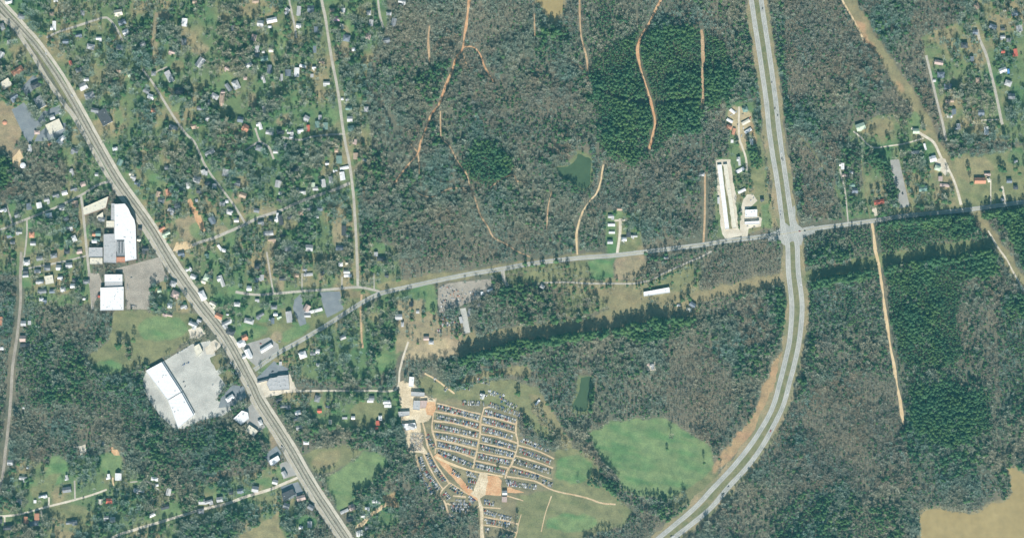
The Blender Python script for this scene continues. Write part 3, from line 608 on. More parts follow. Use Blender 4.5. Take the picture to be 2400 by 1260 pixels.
# houses: tile origin, then x, y, w, h, turn in degrees (anticlockwise), roof letter  [x..h in tile pixels]
HOUSES = [
 (0, 0, '''495,240,50,85,0,W 200,155,60,40,-20,G 480,130,40,35,0,T 765,120,35,45,0,G 1095,120,75,55,10,C 1130,210,70,45,20,B 1165,300,60,50,30,W 1110,440,60,45,-20,W 840,435,70,50,-10,L 915,365,50,40,0,W
 610,385,55,40,0,B 730,335,60,40,10,B 1705,210,50,75,-5,W 1700,390,45,60,0,G 1590,490,60,45,-15,P 1320,410,50,40,30,L 15,510,45,60,-30,W 165,655,115,50,33,O 60,775,95,75,33,C 335,785,95,55,25,D 140,905,80,65,30,B
 370,945,80,110,30,G 800,735,45,30,0,W 772,800,75,65,25,W 830,885,90,60,20,L 655,585,22,42,20,R 730,650,60,40,20,G 1205,695,45,32,30,K 1565,710,55,115,28,L 1355,840,55,45,-30,G 1395,895,60,45,-20,W 1660,840,90,60,0,D
 1420,1020,42,38,0,O 880,1020,70,40,-10,G 965,1080,100,150,28,D 505,1170,145,100,25,C 485,1085,45,40,20,W 345,1222,50,36,0,P 1600,1185,80,50,-25,G 1850,1000,60,40,0,G 1800,1165,70,50,10,T 1850,580,60,95,-35,L 85,20,65,30,10,W
 520,10,40,25,0,W 20,250,50,60,20,G 85,390,30,35,0,L 1100,660,40,40,0,T 1420,680,40,40,0,G 560,1040,30,20,30,L 1800,20,40,35,0,T'''),
 (480, 0, '''515,220,60,55,-5,W 620,190,95,45,12,W 600,250,32,20,0,W 755,105,45,60,-40,L 870,105,36,90,-5,L 980,85,60,60,0,B 1175,98,45,28,0,T 1280,98,30,40,0,W 1220,175,60,45,0,V 1265,250,38,45,0,C 868,240,45,35,0,W 1030,275,40,55,0,B
 1535,215,40,60,-5,L 1515,120,40,45,0,L 1820,25,70,40,-10,W 1700,130,45,30,0,W 1745,205,45,70,-15,G 1510,340,45,50,-15,P 1680,375,60,45,10,G 1310,355,65,60,-10,B 1375,460,30,30,0,W 455,350,45,60,-15,P 485,455,45,60,0,W 540,480,25,22,0,W
 485,515,40,30,0,B 550,545,70,45,10,E 615,465,45,40,0,C 410,600,60,42,30,W 205,640,45,35,-30,P 600,640,45,75,5,B 850,670,45,85,-3,W 905,612,62,25,-15,W 1010,630,35,28,0,W 770,675,55,60,0,B 705,715,35,60,0,L 540,735,35,70,15,W
 290,785,62,80,25,W 220,810,35,80,35,G 375,725,32,28,0,P 1125,778,60,42,0,W 95,890,70,45,-30,L 160,920,42,110,-5,T 35,945,35,45,0,L 550,1010,30,60,15,L 330,1105,55,50,-10,B 380,1182,60,60,-30,O 505,1165,48,70,15,W 600,1225,70,38,-10,L
 700,1217,70,45,0,D 790,1230,60,45,0,L 885,1212,60,42,10,W 955,1185,28,60,0,R 1040,1150,40,60,0,E 1115,1165,45,65,0,E 1330,1000,60,34,0,E 1340,1100,50,50,0,W 1352,1185,60,45,10,E 1315,925,32,28,0,W 1490,1010,40,50,0,L 940,1095,50,50,-30,L
 1065,1085,28,40,0,L 1080,580,50,25,0,T 1015,455,28,70,0,B 260,265,28,45,0,L 1270,915,20,20,0,W 1300,870,24,24,0,K 760,1200,22,22,0,K 30,1100,50,40,20,W 470,15,60,28,0,T 170,860,40,35,0,P 990,700,26,30,0,L'''),
 (0, 320, '''575,35,95,60,40,W 470,72,40,25,15,O 275,105,38,58,10,W 690,140,60,60,-20,G 1065,115,45,30,10,W 1110,240,45,60,-25,E 1230,385,50,45,-20,L 1270,440,55,40,-10,B 1215,345,40,30,0,C 895,350,30,30,0,L 665,330,36,60,20,L 770,440,50,40,20,P
 685,490,60,40,15,G 600,520,50,38,15,W 520,548,60,42,15,G 435,592,50,50,10,L 365,635,48,52,10,W 270,645,48,60,10,B 165,722,52,50,15,G 38,682,60,40,20,W 575,660,50,45,10,L 455,728,60,46,10,W 695,625,60,62,10,T 612,755,48,40,10,G 645,848,58,50,10,W
 90,912,48,46,15,B 180,890,55,38,0,L 295,905,50,55,0,O 310,985,50,38,0,L 688,940,40,55,25,W 735,1060,50,40,10,P 620,1062,50,38,0,D 500,1098,60,42,10,G 370,1122,60,40,10,G 250,1160,60,46,8,W 640,1185,60,46,5,L 545,1208,48,48,0,W 440,1212,55,46,0,G
 240,1242,48,34,0,D 350,1242,60,32,0,L 1558,512,50,56,15,O 1740,448,42,54,10,W 1465,530,40,45,-15,T 1490,590,60,40,-15,G 1640,640,55,50,20,G 1580,690,65,60,-25,L 1500,855,60,42,30,O 1540,905,75,46,25,K 1820,395,66,60,-20,L 1880,330,40,45,20,W
 1672,480,50,40,20,G 1745,1228,55,46,30,W 1675,1090,60,46,10,B 1840,500,46,46,0,D 1815,590,24,24,0,W 1345,1045,60,60,0,D 1295,848,36,26,0,D 1285,950,34,24,0,C 1540,290,40,36,0,G 120,975,40,30,0,G 940,760,60,40,-12,G 910,895,46,44,0,E 870,900,34,32,0,O 875,965,50,30,0,W 900,950,50,26,-15,E'''),
 (480, 320, '''48,148,95,42,30,W 500,108,55,50,-20,G 655,142,45,28,0,W 740,90,30,60,-15,L 800,8,42,20,0,W 1385,48,40,42,0,P 1395,182,44,58,0,T 1475,218,34,30,0,L 1240,215,52,72,0,E 1215,128,34,38,0,T 1130,255,34,28,0,W 1205,318,40,28,0,W
 1288,290,82,26,12,W 1270,365,46,78,10,W 1165,400,36,65,8,W 1095,432,42,75,8,W 905,517,60,38,0,W 855,482,24,22,0,L 830,302,95,42,8,D 680,438,56,66,-10,L 700,522,30,28,0,W 688,588,48,42,0,D 1000,445,34,38,0,K 1025,480,55,36,0,L 195,335,60,66,-10,L
 300,432,58,48,-10,G 355,542,62,46,-20,T 205,600,28,28,0,W 165,620,50,38,0,L 230,697,60,46,-15,W 72,772,56,66,30,B 295,772,44,38,0,W 480,682,50,38,-10,G 665,745,32,80,-5,W 702,772,40,92,12,D 890,705,50,46,0,T 970,662,48,46,0,L 1065,662,52,46,0,B
 590,892,90,42,5,L 622,957,70,34,5,T 770,1032,60,52,0,L 965,1027,68,58,-5,L 1285,867,42,90,0,D 1322,912,40,28,0,C 1245,1027,68,46,0,B 1580,1085,34,38,0,L 1630,1127,80,40,0,D 1255,1177,40,36,0,W 1312,1247,60,28,0,W 925,1232,40,38,0,L 1085,1255,40,34,0,D
 20,1100,40,42,0,E 490,1197,58,46,0,D 182,1050,40,28,-15,W 140,1025,22,60,35,W 520,800,55,44,10,G 785,742,48,36,10,D 1040,742,20,20,0,W 90,460,38,46,0,L 30,432,58,36,0,D 10,340,34,40,0,W 720,915,50,20,0,D 1315,1170,34,28,0,C 610,765,40,30,0,D'''),
 (0, 640, '''458,60,80,80,10,C 370,78,70,34,5,L 560,47,48,36,5,W 585,147,50,40,5,W 675,118,45,40,5,W 485,167,50,32,5,B 392,167,80,34,5,G 415,257,38,38,0,B 385,242,38,26,0,W 800,77,58,34,5,G 240,22,54,30,5,L 220,462,48,46,0,L 276,456,28,36,0,W
 215,602,56,56,0,P 235,662,90,28,5,D 10,442,38,80,0,O 20,692,28,28,0,W 780,237,28,18,0,W 1790,32,60,42,-20,W 1880,75,48,38,-20,C 1872,205,55,90,25,W 1568,297,44,40,0,W 1700,315,58,46,25,L 1475,162,34,32,0,K 1548,388,90,32,-12,P 1620,195,72,66,-25,P
 1600,95,58,46,-25,L 1780,480,80,60,-25,W 1840,440,40,36,-25,L 690,60,40,40,0,D'''),
 (480, 640, '''150,75,52,110,20,W 25,40,66,60,-25,K 412,140,44,42,0,W 525,40,44,50,0,L 75,290,66,55,-30,C 132,395,66,48,-25,O 205,470,85,60,28,L 300,287,58,36,-5,W 410,440,90,46,-15,L 515,395,80,42,30,G 640,312,58,36,0,G 655,378,38,26,0,W
 690,410,42,30,20,K 618,438,50,55,0,B 780,402,54,105,8,L 945,320,50,60,-30,P 1005,350,170,26,14,W 950,388,56,34,0,L 370,590,52,50,25,O 340,645,75,56,25,W 570,688,125,36,32,W 405,740,50,85,25,W 365,768,40,30,25,W 905,752,70,60,20,W
 1000,738,48,38,0,G 1045,720,38,38,0,W 1048,840,34,24,0,W 1275,592,56,34,20,L 1790,402,66,50,0,L 1825,470,24,44,0,L 1040,1155,50,60,-15,G 1540,1150,50,40,0,G 1528,1178,56,24,0,W 1680,1187,66,34,0,W 690,1172,58,44,20,D 955,12,85,26,5,L 1320,22,70,26,0,W
 482,60,30,50,-15,B 240,540,76,56,-25,D 485,252,38,34,0,L 210,380,24,14,0,W 700,830,22,30,0,W 235,1150,80,40,35,W 235,440,28,30,0,W 720,50,60,36,0,D 1680,20,34,30,0,D 850,20,40,34,0,T'''),
 (0, 940, '''215,716,72,50,-5,W 615,702,34,46,15,W 620,812,80,50,8,G 400,877,80,32,12,W 180,922,58,46,-10,L 325,922,24,26,0,W 1000,692,38,48,10,W 1095,692,58,66,0,W 1430,712,66,32,-10,W 1285,825,100,38,-15,W 1560,832,44,66,-15,W 930,922,38,42,0,C
 1010,917,60,46,0,R 1525,973,75,36,15,D 1407,1046,58,28,25,W 665,1120,105,46,8,G 325,1122,95,46,5,B 85,1160,98,42,5,D 985,1078,46,44,0,L 1042,1086,48,46,0,W 100,560,56,50,0,L 955,386,24,32,0,B 220,58,16,16,0,W 1865,922,56,50,0,L
 1855,1010,56,46,0,G 1785,1110,50,20,0,L 345,1060,44,60,0,O 245,1090,46,60,-5,O 10,1100,26,40,0,D 120,540,20,20,0,C 1450,770,26,20,0,W 260,610,22,18,0,W'''),
 (480, 940, '''435,268,100,66,-35,C 515,192,34,48,25,W 735,668,40,55,28,L 650,742,50,42,-15,W 468,806,60,54,-10,L 330,822,56,44,10,B 245,838,38,36,0,D 140,902,58,46,10,L 40,932,76,46,15,L 890,888,80,46,15,P 755,962,56,50,-20,G
 980,973,56,46,-30,G 970,1132,40,56,0,L 888,1162,38,24,0,W 1060,84,40,36,0,R 1135,50,38,28,0,B 1160,188,28,42,0,C 1370,150,34,28,0,W 1292,152,46,18,0,L 1620,152,30,46,0,W 1598,198,36,40,0,R 1690,30,66,50,0,W 860,102,55,40,15,W
 848,157,58,40,10,G 872,237,56,46,15,L 745,52,100,40,0,G 937,380,50,30,0,W 1360,975,55,55,25,P 1290,1012,80,26,25,L 1572,922,56,24,0,W 1612,922,22,38,0,W 1500,988,42,34,0,W 1462,1050,40,34,0,W 1340,1078,58,50,0,D 1428,1212,66,50,15,W 1585,245,26,24,0,R 1500,1170,40,40,0,G'''),
 (960, 320, '''1858,745,55,46,0,L 1862,815,66,24,0,W 1866,885,55,18,0,W 1850,972,50,34,0,L'''),
 (1440, 320, '''48,668,48,28,0,T 182,922,58,26,0,W 88,947,46,34,0,W 130,905,36,46,0,D 1145,230,32,80,5,W 1160,312,80,30,28,W 1175,502,75,24,25,W 1262,50,32,58,0,W 1085,45,22,26,0,W 1362,582,34,28,0,D 805,350,50,30,0,L 960,590,18,60,2,W 475,1118,42,18,0,L'''),
 (1440, 0, '''1088,1028,58,24,-40,W 1063,1115,60,22,-28,W 1212,1128,80,30,28,C 1232,1208,70,26,30,W 1205,1010,50,44,20,E 1058,1175,50,34,-20,O 1100,1215,26,60,-15,O'''),
 (1920, 0, '''378,1172,85,62,20,K 1450,62,46,55,30,T 1800,130,56,46,15,B 1842,262,56,60,10,L 1600,250,70,40,-20,B 1690,268,36,34,0,D 1435,300,46,46,0,B 1335,420,62,52,0,D 1800,490,52,70,8,R 1692,480,34,28,0,R 1690,652,66,44,20,W 1740,770,62,52,-20,L
 1745,660,18,44,0,U 1100,580,80,40,-10,P 1120,692,66,52,0,B 1185,800,76,52,0,B 1060,745,28,24,0,W 1200,940,76,42,0,T 1240,1032,38,46,0,B 1200,1075,46,24,0,W 1275,1172,52,56,10,L 1540,1208,42,76,0,W 1490,1042,56,52,0,B 1770,892,64,52,0,G
 1690,352,46,42,0,L 1745,372,40,36,0,G 1460,742,36,46,0,T 890,1212,58,46,0,K 1710,100,26,14,0,C 1405,545,36,40,0,B'''),
 (1920, 320, '''205,275,46,58,0,W 235,358,48,24,0,P 295,330,38,22,-20,W 300,447,50,32,0,E 325,500,56,46,0,B 550,605,95,42,10,R 885,147,78,26,5,L 1045,207,60,52,15,W 1090,292,56,44,-20,K 1115,390,36,44,0,P 1155,450,90,26,-5,P 955,482,80,52,4,E 1480,408,105,55,0,O
 1550,352,58,26,0,P 1562,402,26,38,15,C 1750,410,48,36,0,B 1810,232,30,28,0,L 1690,582,30,26,0,L 975,95,16,60,15,W 1810,470,40,36,0,D'''),
 (960, 640, '''1225,122,40,32,-30,L 668,1132,46,48,-25,W 550,362,24,76,-10,G 742,155,56,18,22,W 668,185,24,28,0,W 155,600,50,36,0,P 200,637,46,32,0,L 15,282,34,46,0,D 640,292,30,20,40,L 1180,1190,16,60,-40,W 75,355,28,28,0,L 475,430,26,60,15,L'''),
 (1440, 640, '''720,290,58,40,-35,B 592,294,34,18,10,W 686,336,48,38,0,C 345,862,40,50,0,L 315,838,30,26,0,P'''),
 (960, 940, '''878,840,44,40,0,W 875,900,46,50,0,P 20,230,60,50,-20,L'''),
]
# bigger buildings: outline in photo pixels, height, roof letter, label, category
BIG = [
 ('mill_building', [(271, 479), (295, 478), (303, 489), (309, 503), (317, 515), (320, 530), (322, 607), (296, 612), (294, 562), (272, 562)], 13, 'W', 'long white-roofed old mill building beside the railway', 'mill'),
 ('mill_annex', [(263, 477), (271, 477), (272, 562), (296, 566), (295, 590), (274, 590), (274, 616), (245, 615), (245, 549), (269, 548), (270, 517), (262, 516)], 9.5, 'L', 'grey-roofed wing joined to the west side of the white mill', 'mill wing'),
 ('loft_building', [(276, 565), (294, 565), (294, 600), (276, 600)], 11, 'G', 'grey slatted roof building in the notch of the white mill', 'industrial building'),
 ('loading_shed', [(274, 602.5), (294, 602.5), (294, 615), (274, 615)], 6, 'O', 'low brown-roofed loading shed at the foot of the mill', 'shed'),
 ('boiler_house', [(251, 518), (269, 518), (269, 533), (251, 533)], 8, 'C', 'small cream-roofed boiler house against the mill courtyard', 'industrial building'),
 ('north_warehouse', [(197, 487), (256, 461), (250, 487), (199, 505)], 12, 'C', 'cream-roofed warehouse north-west of the white mill', 'warehouse'),
 ('storehouse', [(228, 507), (242, 497), (243, 509), (228, 512)], 5, 'C', 'small pale store shed south of the cream-roofed warehouse', 'shed'),
 ('dye_house', [(210, 580), (242, 580), (242, 602), (210, 602)], 9, 'L', 'light grey roofed block at the south-west corner of the mill', 'industrial building'),
 ('dock_building', [(212, 604.5), (241, 604.5), (241, 619), (212, 619)], 5.5, 'C', 'low cream-roofed block south of the grey dye house', 'industrial building'),
 ('white_warehouse', [(237, 674), (291, 672), (291, 726), (237, 727)], 8, 'W', 'square white-roofed warehouse south of the mill', 'warehouse'),
 ('warehouse_office', [(247, 643), (288, 643), (288, 661), (247, 661)], 8, 'W', 'white-roofed office block at the north end of the square warehouse', 'office'),
 ('warehouse_link', [(247, 661.5), (288, 661.5), (288, 671.5), (247, 672)], 6, 'L', 'grey-roofed link between white office block and square warehouse', 'warehouse link'),
 ('shopping_strip', [(343, 868), (380, 848), (425, 918), (394, 936)], 7, 'W', 'northern half of the long white-roofed shopping strip', 'shopping strip'),
 ('shopping_strip', [(395, 937.5), (426, 919.5), (455, 972), (419, 1002)], 7, 'W', 'southern half of the long white-roofed shopping strip', 'shopping strip'),
 ('supermarket', [(632, 886), (650, 883), (652, 880), (676, 878), (679, 912), (633, 914), (626, 898)], 7, 'L', 'broad pale flat-roofed store beside a dark parking lot', 'store'),
 ('supermarket_canopy', [(603, 894), (630, 887.5), (630, 890), (604, 896.5)], 4.5, 'G', 'narrow dark canopy west of the broad pale store', 'canopy'),
 ('corner_shop', [(548, 980), (568, 961), (582, 966), (584, 980), (566, 994)], 7, 'W', 'white flat-roofed shop between the shopping strip and the railway', 'shop'),
 ('bank_building', [(455, 812), (467, 805), (476, 823), (462, 835)], 6, 'C', 'small cream-roofed corner building in the north of the shopping lot', 'shop'),
 ('roadside_store', [(632, 1078), (652, 1066), (657, 1076), (640, 1090), (634, 1088)], 6, 'W', 'white-roofed roadside store north of the gravel lane junction', 'store'),
 ('dark_hall', [(660, 1156), (686, 1144), (692, 1156), (666, 1172)], 7, 'D', 'dark flat-roofed hall beside an asphalt lot at the lane junction', 'hall'),
 ('garage_building', [(1746, 492), (1774, 491), (1774, 508), (1746, 509)], 5, 'W', 'white-roofed garage building north-west of the highway crossing', 'garage building'),
 ('garage_block', [(1745, 520), (1779, 518), (1779, 525), (1745, 526)], 5.5, 'W', 'narrow white-roofed front block of garage by the highway crossing', 'garage front'),
 ('storage_building', [(1681, 387), (1690.5, 386), (1708.5, 536), (1699.5, 537)], 4.0, 'W', 'western of the two very long narrow pale storage buildings', 'storage building'),
 ('storage_building', [(1695, 386), (1703.6, 385), (1726, 534), (1717, 535)], 4.0, 'C', 'eastern of the two very long narrow pale storage buildings', 'storage building'),
 ('long_barn', [(1508, 684), (1568, 673), (1570, 685), (1509, 694)], 5.5, 'W', 'long white-roofed barn in the tan clearing by the cutting', 'barn'),
 ('yard_shed', [(960, 882), (971, 883), (969, 906), (958, 904)], 7, 'W', 'tall white shed at the north gate of the salvage yard', 'shed'),
 ('yard_workshop', [(964, 917), (995, 919), (995, 928), (964, 927)], 6, 'L', 'long grey-roofed workshop in the north of the salvage yard', 'workshop'),
 ('yard_hall', [(970, 938), (985, 938), (984, 960), (968, 958)], 6, 'L', 'pale grey hall at the edge of the orange cut in the salvage yard', 'hall'),
 ('yard_lean_to', [(986, 938), (1002, 938), (998, 955), (985, 956)], 4, 'P', 'rusty pink lean-to roof beside the pale grey salvage yard hall', 'lean-to'),
 ('yard_store', [(933, 964), (960, 963), (960, 972), (936, 976)], 5, 'L', 'pale low store along the west edge of salvage yard', 'shed'),
 ('yard_store', [(942, 993), (973, 990), (977, 1002), (952, 1008)], 5, 'W', 'white store shed above the pale parts heap in salvage yard', 'shed'),
]
VEH = [(1787.4, 20, 'black', 83), (1808.8, 193, 'black', 83), (1816, 254, 'black', 83), (1822.7, 270, 'black', 83), (1828, 338, 'silver', 83), (1832.5, 371, 'black', 82), (1835, 375, 'grey', 82), (1832, 358, 'white', 82),
       (1854, 378, 'black', 80), (1829.5, 496, 'silver', 85), (1829.5, 503, 'grey', 85), (1707, 1139, 'black', 45), (1694.7, 1156, 'black', 42), (1806, 1009, 'red', 60), (1573, 1255, 'black', 38), (1578.5, 1256, 'white', 38), (1845.5, 922, 'white', 68), (1877, 666, 'white', 95), (1874, 542, 'red', 170), (1886, 541, 'black', 5),
       (432, 853, 'blue', 62), (438, 851, 'silver', 62), (442, 849, 'blue', 62), (428, 856, 'silver', 62), (430.6, 894, 'grey', 30), (434, 905, 'grey', 60), (499, 901, 'silver', 60), (417, 827, 'grey', 30), (421, 824, 'white', 30), (427, 822, 'white', 30), (433, 818, 'white', 30), (438, 815, 'silver', 30),
       (506.7, 787, 'black', -55), (638.7, 870, 'black', 30), (632, 839, 'grey', 30), (634, 837, 'silver', 30), (541, 850, 'white', -58), (553, 874, 'white', -58), (581, 904, 'silver', -60), (455, 755, 'red', 60), (448, 750, 'white', 60), (465, 760, 'black', 60),
       (308, 650, 'grey', 10), (299, 668, 'grey', 90), (300, 675, 'silver', 90), (313, 716, 'silver', 5), (310, 715, 'grey', 5), (2115, 452, 'black', 60), (2116, 455, 'grey', 20), (600, 1051, 'white', 30), (619, 1060, 'blue', 30), (565, 906, 'black', 60), (655, 800, 'silver', 0), (611, 805, 'red', 0),
       (1714, 270, 'white', 40), (1726, 262, 'silver', 70), (1741, 268, 'tan', 10), (1752, 259, 'black', 30), (1758, 276, 'red', 60), (1729, 292, 'grey', 80), (1742, 300, 'white', 85), (1738, 318, 'silver', 80), (1755, 308, 'blue', 20), (1722, 305, 'tan', 60), (1760, 470, 'white', 40), (1766, 464, 'silver', 70), (1768, 531, 'grey', 10), (1752, 530, 'silver', 5),
       (2166, 340, 'silver', 75), (1990, 458, 'white', 0), (170, 225, 'silver', -58), (108, 126, 'white', -55), (168, 224, 'white', -55), (660, 1046, 'silver', -60), (661, 1044, 'black', -60)]
SOLO = [  # single trees: x, y, kind, crown scale
 (315, 796, 'pine', 1.7), (279, 810, 'leafy', 2.2), (302, 822, 'leafy', 1.6), (232, 792, 'leafy', 1.8), (852, 684, 'pine', 1.5), (908, 700, 'pine', 1.7), (738, 699, 'pine', 1.5), (658, 710, 'pine', 1.3), (747, 784, 'pine', 1.9), (772, 805, 'pine', 1.5), (635, 757, 'bare', 1.8),
 (573, 720, 'leafy', 1.7), (691, 754, 'leafy', 1.6), (666, 829, 'leafy', 1.1), (667, 846, 'leafy', 1.0), (1015, 730, 'leafy', 1.5), (993, 738, 'leafy', 1.5), (1233, 886, 'leafy', 1.6), (1214, 921, 'leafy', 1.8), (1283, 944, 'leafy', 1.3), (1572, 1020, 'bare', 1.7), (1563, 1051, 'leafy', 1.0),
 (1649, 1083, 'pine', 1.2), (1354, 1126, 'bare', 1.1), (1295, 960, 'leafy', 1.1), (1230, 999, 'leafy', 1.0), (1167, 1095, 'leafy', 1.0), (348, 62, 'pine', 2.2), (347, 50, 'pine', 2.0), (356, 88, 'pine', 1.3), (353, 114, 'pine', 1.2), (98, 75, 'leafy', 2.0), (290, 220, 'leafy', 1.9), (317, 121, 'pine', 1.3),
 (674, 64, 'pine', 2.0), (680, 74, 'pine', 1.8), (669, 78, 'pine', 1.7), (724, 57, 'leafy', 2.0), (695, 110, 'pine', 1.9), (712, 116, 'pine', 1.9), (719, 106, 'pine', 1.7), (738, 105, 'pine', 1.6), (792, 148, 'pine', 1.9), (825, 149, 'leafy', 1.9), (840, 145, 'pine', 1.6), (676, 430, 'pine', 1.5), (674, 418, 'pine', 1.5), (678, 442, 'pine', 1.4),
 (698, 425, 'leafy', 1.8), (706, 420, 'leafy', 1.6), (810, 477, 'leafy', 1.5), (769, 454, 'leafy', 1.5), (768, 342, 'bare', 1.5), (2268, 395, 'leafy', 1.4), (2273, 430, 'pine', 1.5), (2342, 394, 'leafy', 1.8), (2352, 400, 'leafy', 1.6), (2376, 398, 'pine', 1.7), (2386, 408, 'pine', 1.5), (2166, 468, 'bare', 1.5),
 (2143, 471, 'bare', 1.4), (2030, 408, 'pine', 1.4), (2342, 446, 'pine', 1.4), (209, 1224, 'leafy', 1.5), (48, 1219, 'pine', 1.6), (409, 1148, 'pine', 1.6), (6, 1163, 'pine', 1.9), (7, 1178, 'pine', 1.9), (1756, 355, 'leafy', 1.6), (1762, 372, 'leafy', 1.6), (1757, 438, 'pine', 1.4), (1757, 424, 'pine', 1.3),
 (2132, 285, 'pine', 1.2), (2051, 318, 'pine', 1.2), (2085, 310, 'bare', 1.1), (1230, 618, 'leafy', 1.4), (1247, 622, 'leafy', 1.2), (1271, 620, 'leafy', 1.6), (1303, 612, 'leafy', 1.6), (1330, 622, 'leafy', 1.3), (1651, 586, 'leafy', 0.9), (1620, 600, 'leafy', 1.1), (1560, 595, 'pine', 1.5), (1592, 600, 'pine', 1.5), (1550, 605, 'pine', 1.4), (1512, 594, 'pine', 1.5),
 (450, 1245, 'leafy', 1.3), (590, 790, 'leafy', 1.2), (545, 742, 'leafy', 1.5), (835, 930, 'leafy', 2.0), (815, 928, 'leafy', 1.6), (850, 935, 'leafy', 1.5), (825, 915, 'pine', 1.5), (885, 895, 'pine', 1.5), (795, 890, 'leafy', 1.6), (1440, 500, 'leafy', 1.4), (1472, 505, 'leafy', 1.6),
]
# ================================================================== RASTERS: cover colour, woods, keep-out
cover = np.zeros((GH, GW, 3), np.float32)
streak = fbm(GX * 0.22 + GY * 0.06, GY * 1.1 - GX * 0.25, 16, 35, 3)
n1 = fbm(GX, GY, 90, 5); n2 = fbm(GX, GY, 22, 15); n3 = fbm(GX, GY, 45, 25)
def c(k): return np.array(GC[k], np.float32)
f = np.clip((n3 - 0.35) / 0.3, 0, 1)[..., None]
cover[:] = c('litter') * (1 - f) + c('brownwood') * f
kind = np.ones((GH, GW), np.uint8)              # 1 bare, 2 fine, 3 pine, 4 mixed, 5 gardens, 0 open
KN = {'bare': 1, 'fine': 2, 'pine': 3, 'mixed': 4, 'wall': 7}
for k, p in WOODS:
    sl, m = polymask(p); kind[sl][m] = KN[k]
    cc = {'pine': c('pinefloor'), 'fine': c('brownwood'), 'mixed': c('litter')}.get(k)
    if cc is not None: cover[sl][m] = cover[sl][m] * 0.3 + cc * 0.7
woodkind = kind.copy()
g = np.clip((n3 * 0.6 + n2 * 0.4 - 0.40) / 0.2, 0, 1)[..., None]
d = np.clip((n1 - 0.33) / 0.24, 0, 1)[..., None]
yardcol = (c('olive') * 0.55 + c('lawn') * 0.45) * (1 - g) + (c('dry') * d + c('lawn') * (1 - d)) * g
for k, p in SUBURB.items():
    sl, m = polymask(p)
    m = m & ((woodkind[sl] == 1))
    kind[sl][m] = 5; cover[sl][m] = yardcol[sl][m]
def paint(name, p, a=0.85):
    sl, m = polymask(p)
    v = (0.58 + 0.36 * n2[sl] + 0.48 * streak[sl])[..., None] * c(name)
    w = np.clip((n3[sl] * .5 + streak[sl] * .9 - 0.45) / 0.3, 0, 1)[..., None] * 1.4
    v = v * (1 - 0.22 * w) + 0.22 * w * (c('dry') if name not in ('dry', 'tan', 'ball', 'redcut', 'sand') else c('olive'))
    cover[sl][m] = cover[sl][m] * (1 - a) + (v * a)[m]
    return sl, m
for name, p in FIELDS:
    sl, m = paint(name, p, 0.95); kind[sl][m] = 0
for p in ([(935, 690), (1100, 735), (1090, 800), (945, 800)], [(1190, 660), (1440, 668), (1440, 735), (1200, 775)], [(1300, 640), (1378, 620), (1378, 660), (1200, 664), (1190, 640)], [(1550, 650), (1640, 610), (1642, 720), (1580, 715)]):
    sl, m = polymask(p); kind[sl][m & (kind[sl] == 0)] = 8      # scrub scattered over rough ground
for name, p in LAWNS + DRYP:
    sl, m = paint(name, p, 0.8)
    kind[sl][m & (kind[sl] == 5)] = 6           # thin gardens
for pts in CUTTING:                              # the old railway cutting: an open strip, tall trees along its south side
    for sl, m in linemask(smooth_line(pts), 13, True):
        kind[sl][m] = 0; cover[sl][m] = cover[sl][m] * .2 + .8 * c('dry' if pts[0][0] < 1800 else 'olive')
    for sl, m in linemask(smooth_line([(a, b_ + 21) for a, b_ in pts]), 8, True): kind[sl][m] = 7 if pts[0][0] != 1636 else 4
for k, pts, hw in BELTS:
    for sl, m in linemask(smooth_line(pts), hw, True): kind[sl][m] = KN[k]
for pts, hw in (([(1400, 208), (1440, 225), (1500, 238), (1560, 238), (1640, 231)], 4), ([(868, 210), (912, 272), (937, 310), (985, 362)], 4), ([(983, 405), (1040, 425), (1092, 432)], 3)):
    for sl, m in linemask(smooth_line(pts), hw): kind[sl][m] = 0      # narrow cut lines through the woods
keep = np.zeros((GH, GW), bool)
road = np.zeros((GH, GW), bool)
level = np.zeros((GH, GW), np.int16)
for w in WATER:
    sl, m = polymask(w[1], False); keep[sl] |= m
    for sl, m in linemask(smooth_line(w[1] + w[1][:1]), 7, True): cover[sl][m] = cover[sl][m] * .3 + .7 * c('dry' if 'tan' in w[3] else 'olive')
    for sl, m in linemask(smooth_line(w[1] + w[1][:1]), 3): keep[sl] |= m
# clear ground round a few openings
for p in (E(1348, 372, 20, 10), E(965, 820, 20, 10)):
    sl, m = polymask(p); kind[sl][m] = 0

def blur(a, r):
    for ax in (0, 1):
        cs = np.cumsum(np.pad(a, [(r + 1, r) if i == ax else (0, 0) for i in range(a.ndim)], mode='edge'), axis=ax, dtype=np.float64)
        n = a.shape[ax]
        a = ((np.take(cs, np.arange(2 * r + 1, 2 * r + 1 + n), ax) - np.take(cs, np.arange(0, n), ax)) / (2 * r + 1)).astype(np.float32)
    return a
cover = blur(cover, 2)

# ------------------------------------------------------------------ ground: one sheet to the horizon
def fast_grid(name, xs, ys, mat):
    nx, ny = len(xs), len(ys)
    X, Y = np.meshgrid(xs, ys)
    co = np.zeros((nx * ny, 3), np.float32); co[:, 0] = X.ravel(); co[:, 1] = Y.ravel()
    i = np.arange(nx * ny).reshape(ny, nx)
    q = np.stack([i[:-1, :-1], i[:-1, 1:], i[1:, 1:], i[1:, :-1]], -1).reshape(-1, 4)
    me = bpy.data.meshes.new(name)
    me.vertices.add(nx * ny); me.vertices.foreach_set('co', co.ravel())
    me.loops.add(q.size); me.loops.foreach_set('vertex_index', q.ravel().astype(np.int32))
    me.polygons.add(len(q)); me.polygons.foreach_set('loop_start', np.arange(0, q.size, 4, dtype=np.int32))
    me.materials.append(mat); me.update(calc_edges=True)
    return me, X.ravel(), Y.ravel()
gm, nt, b = newmat('ground cover', (0.2, 0.2, 0.1), 1.0, 0.05)
at = nt.nodes.new('ShaderNodeAttribute'); at.attribute_name = 'cover'
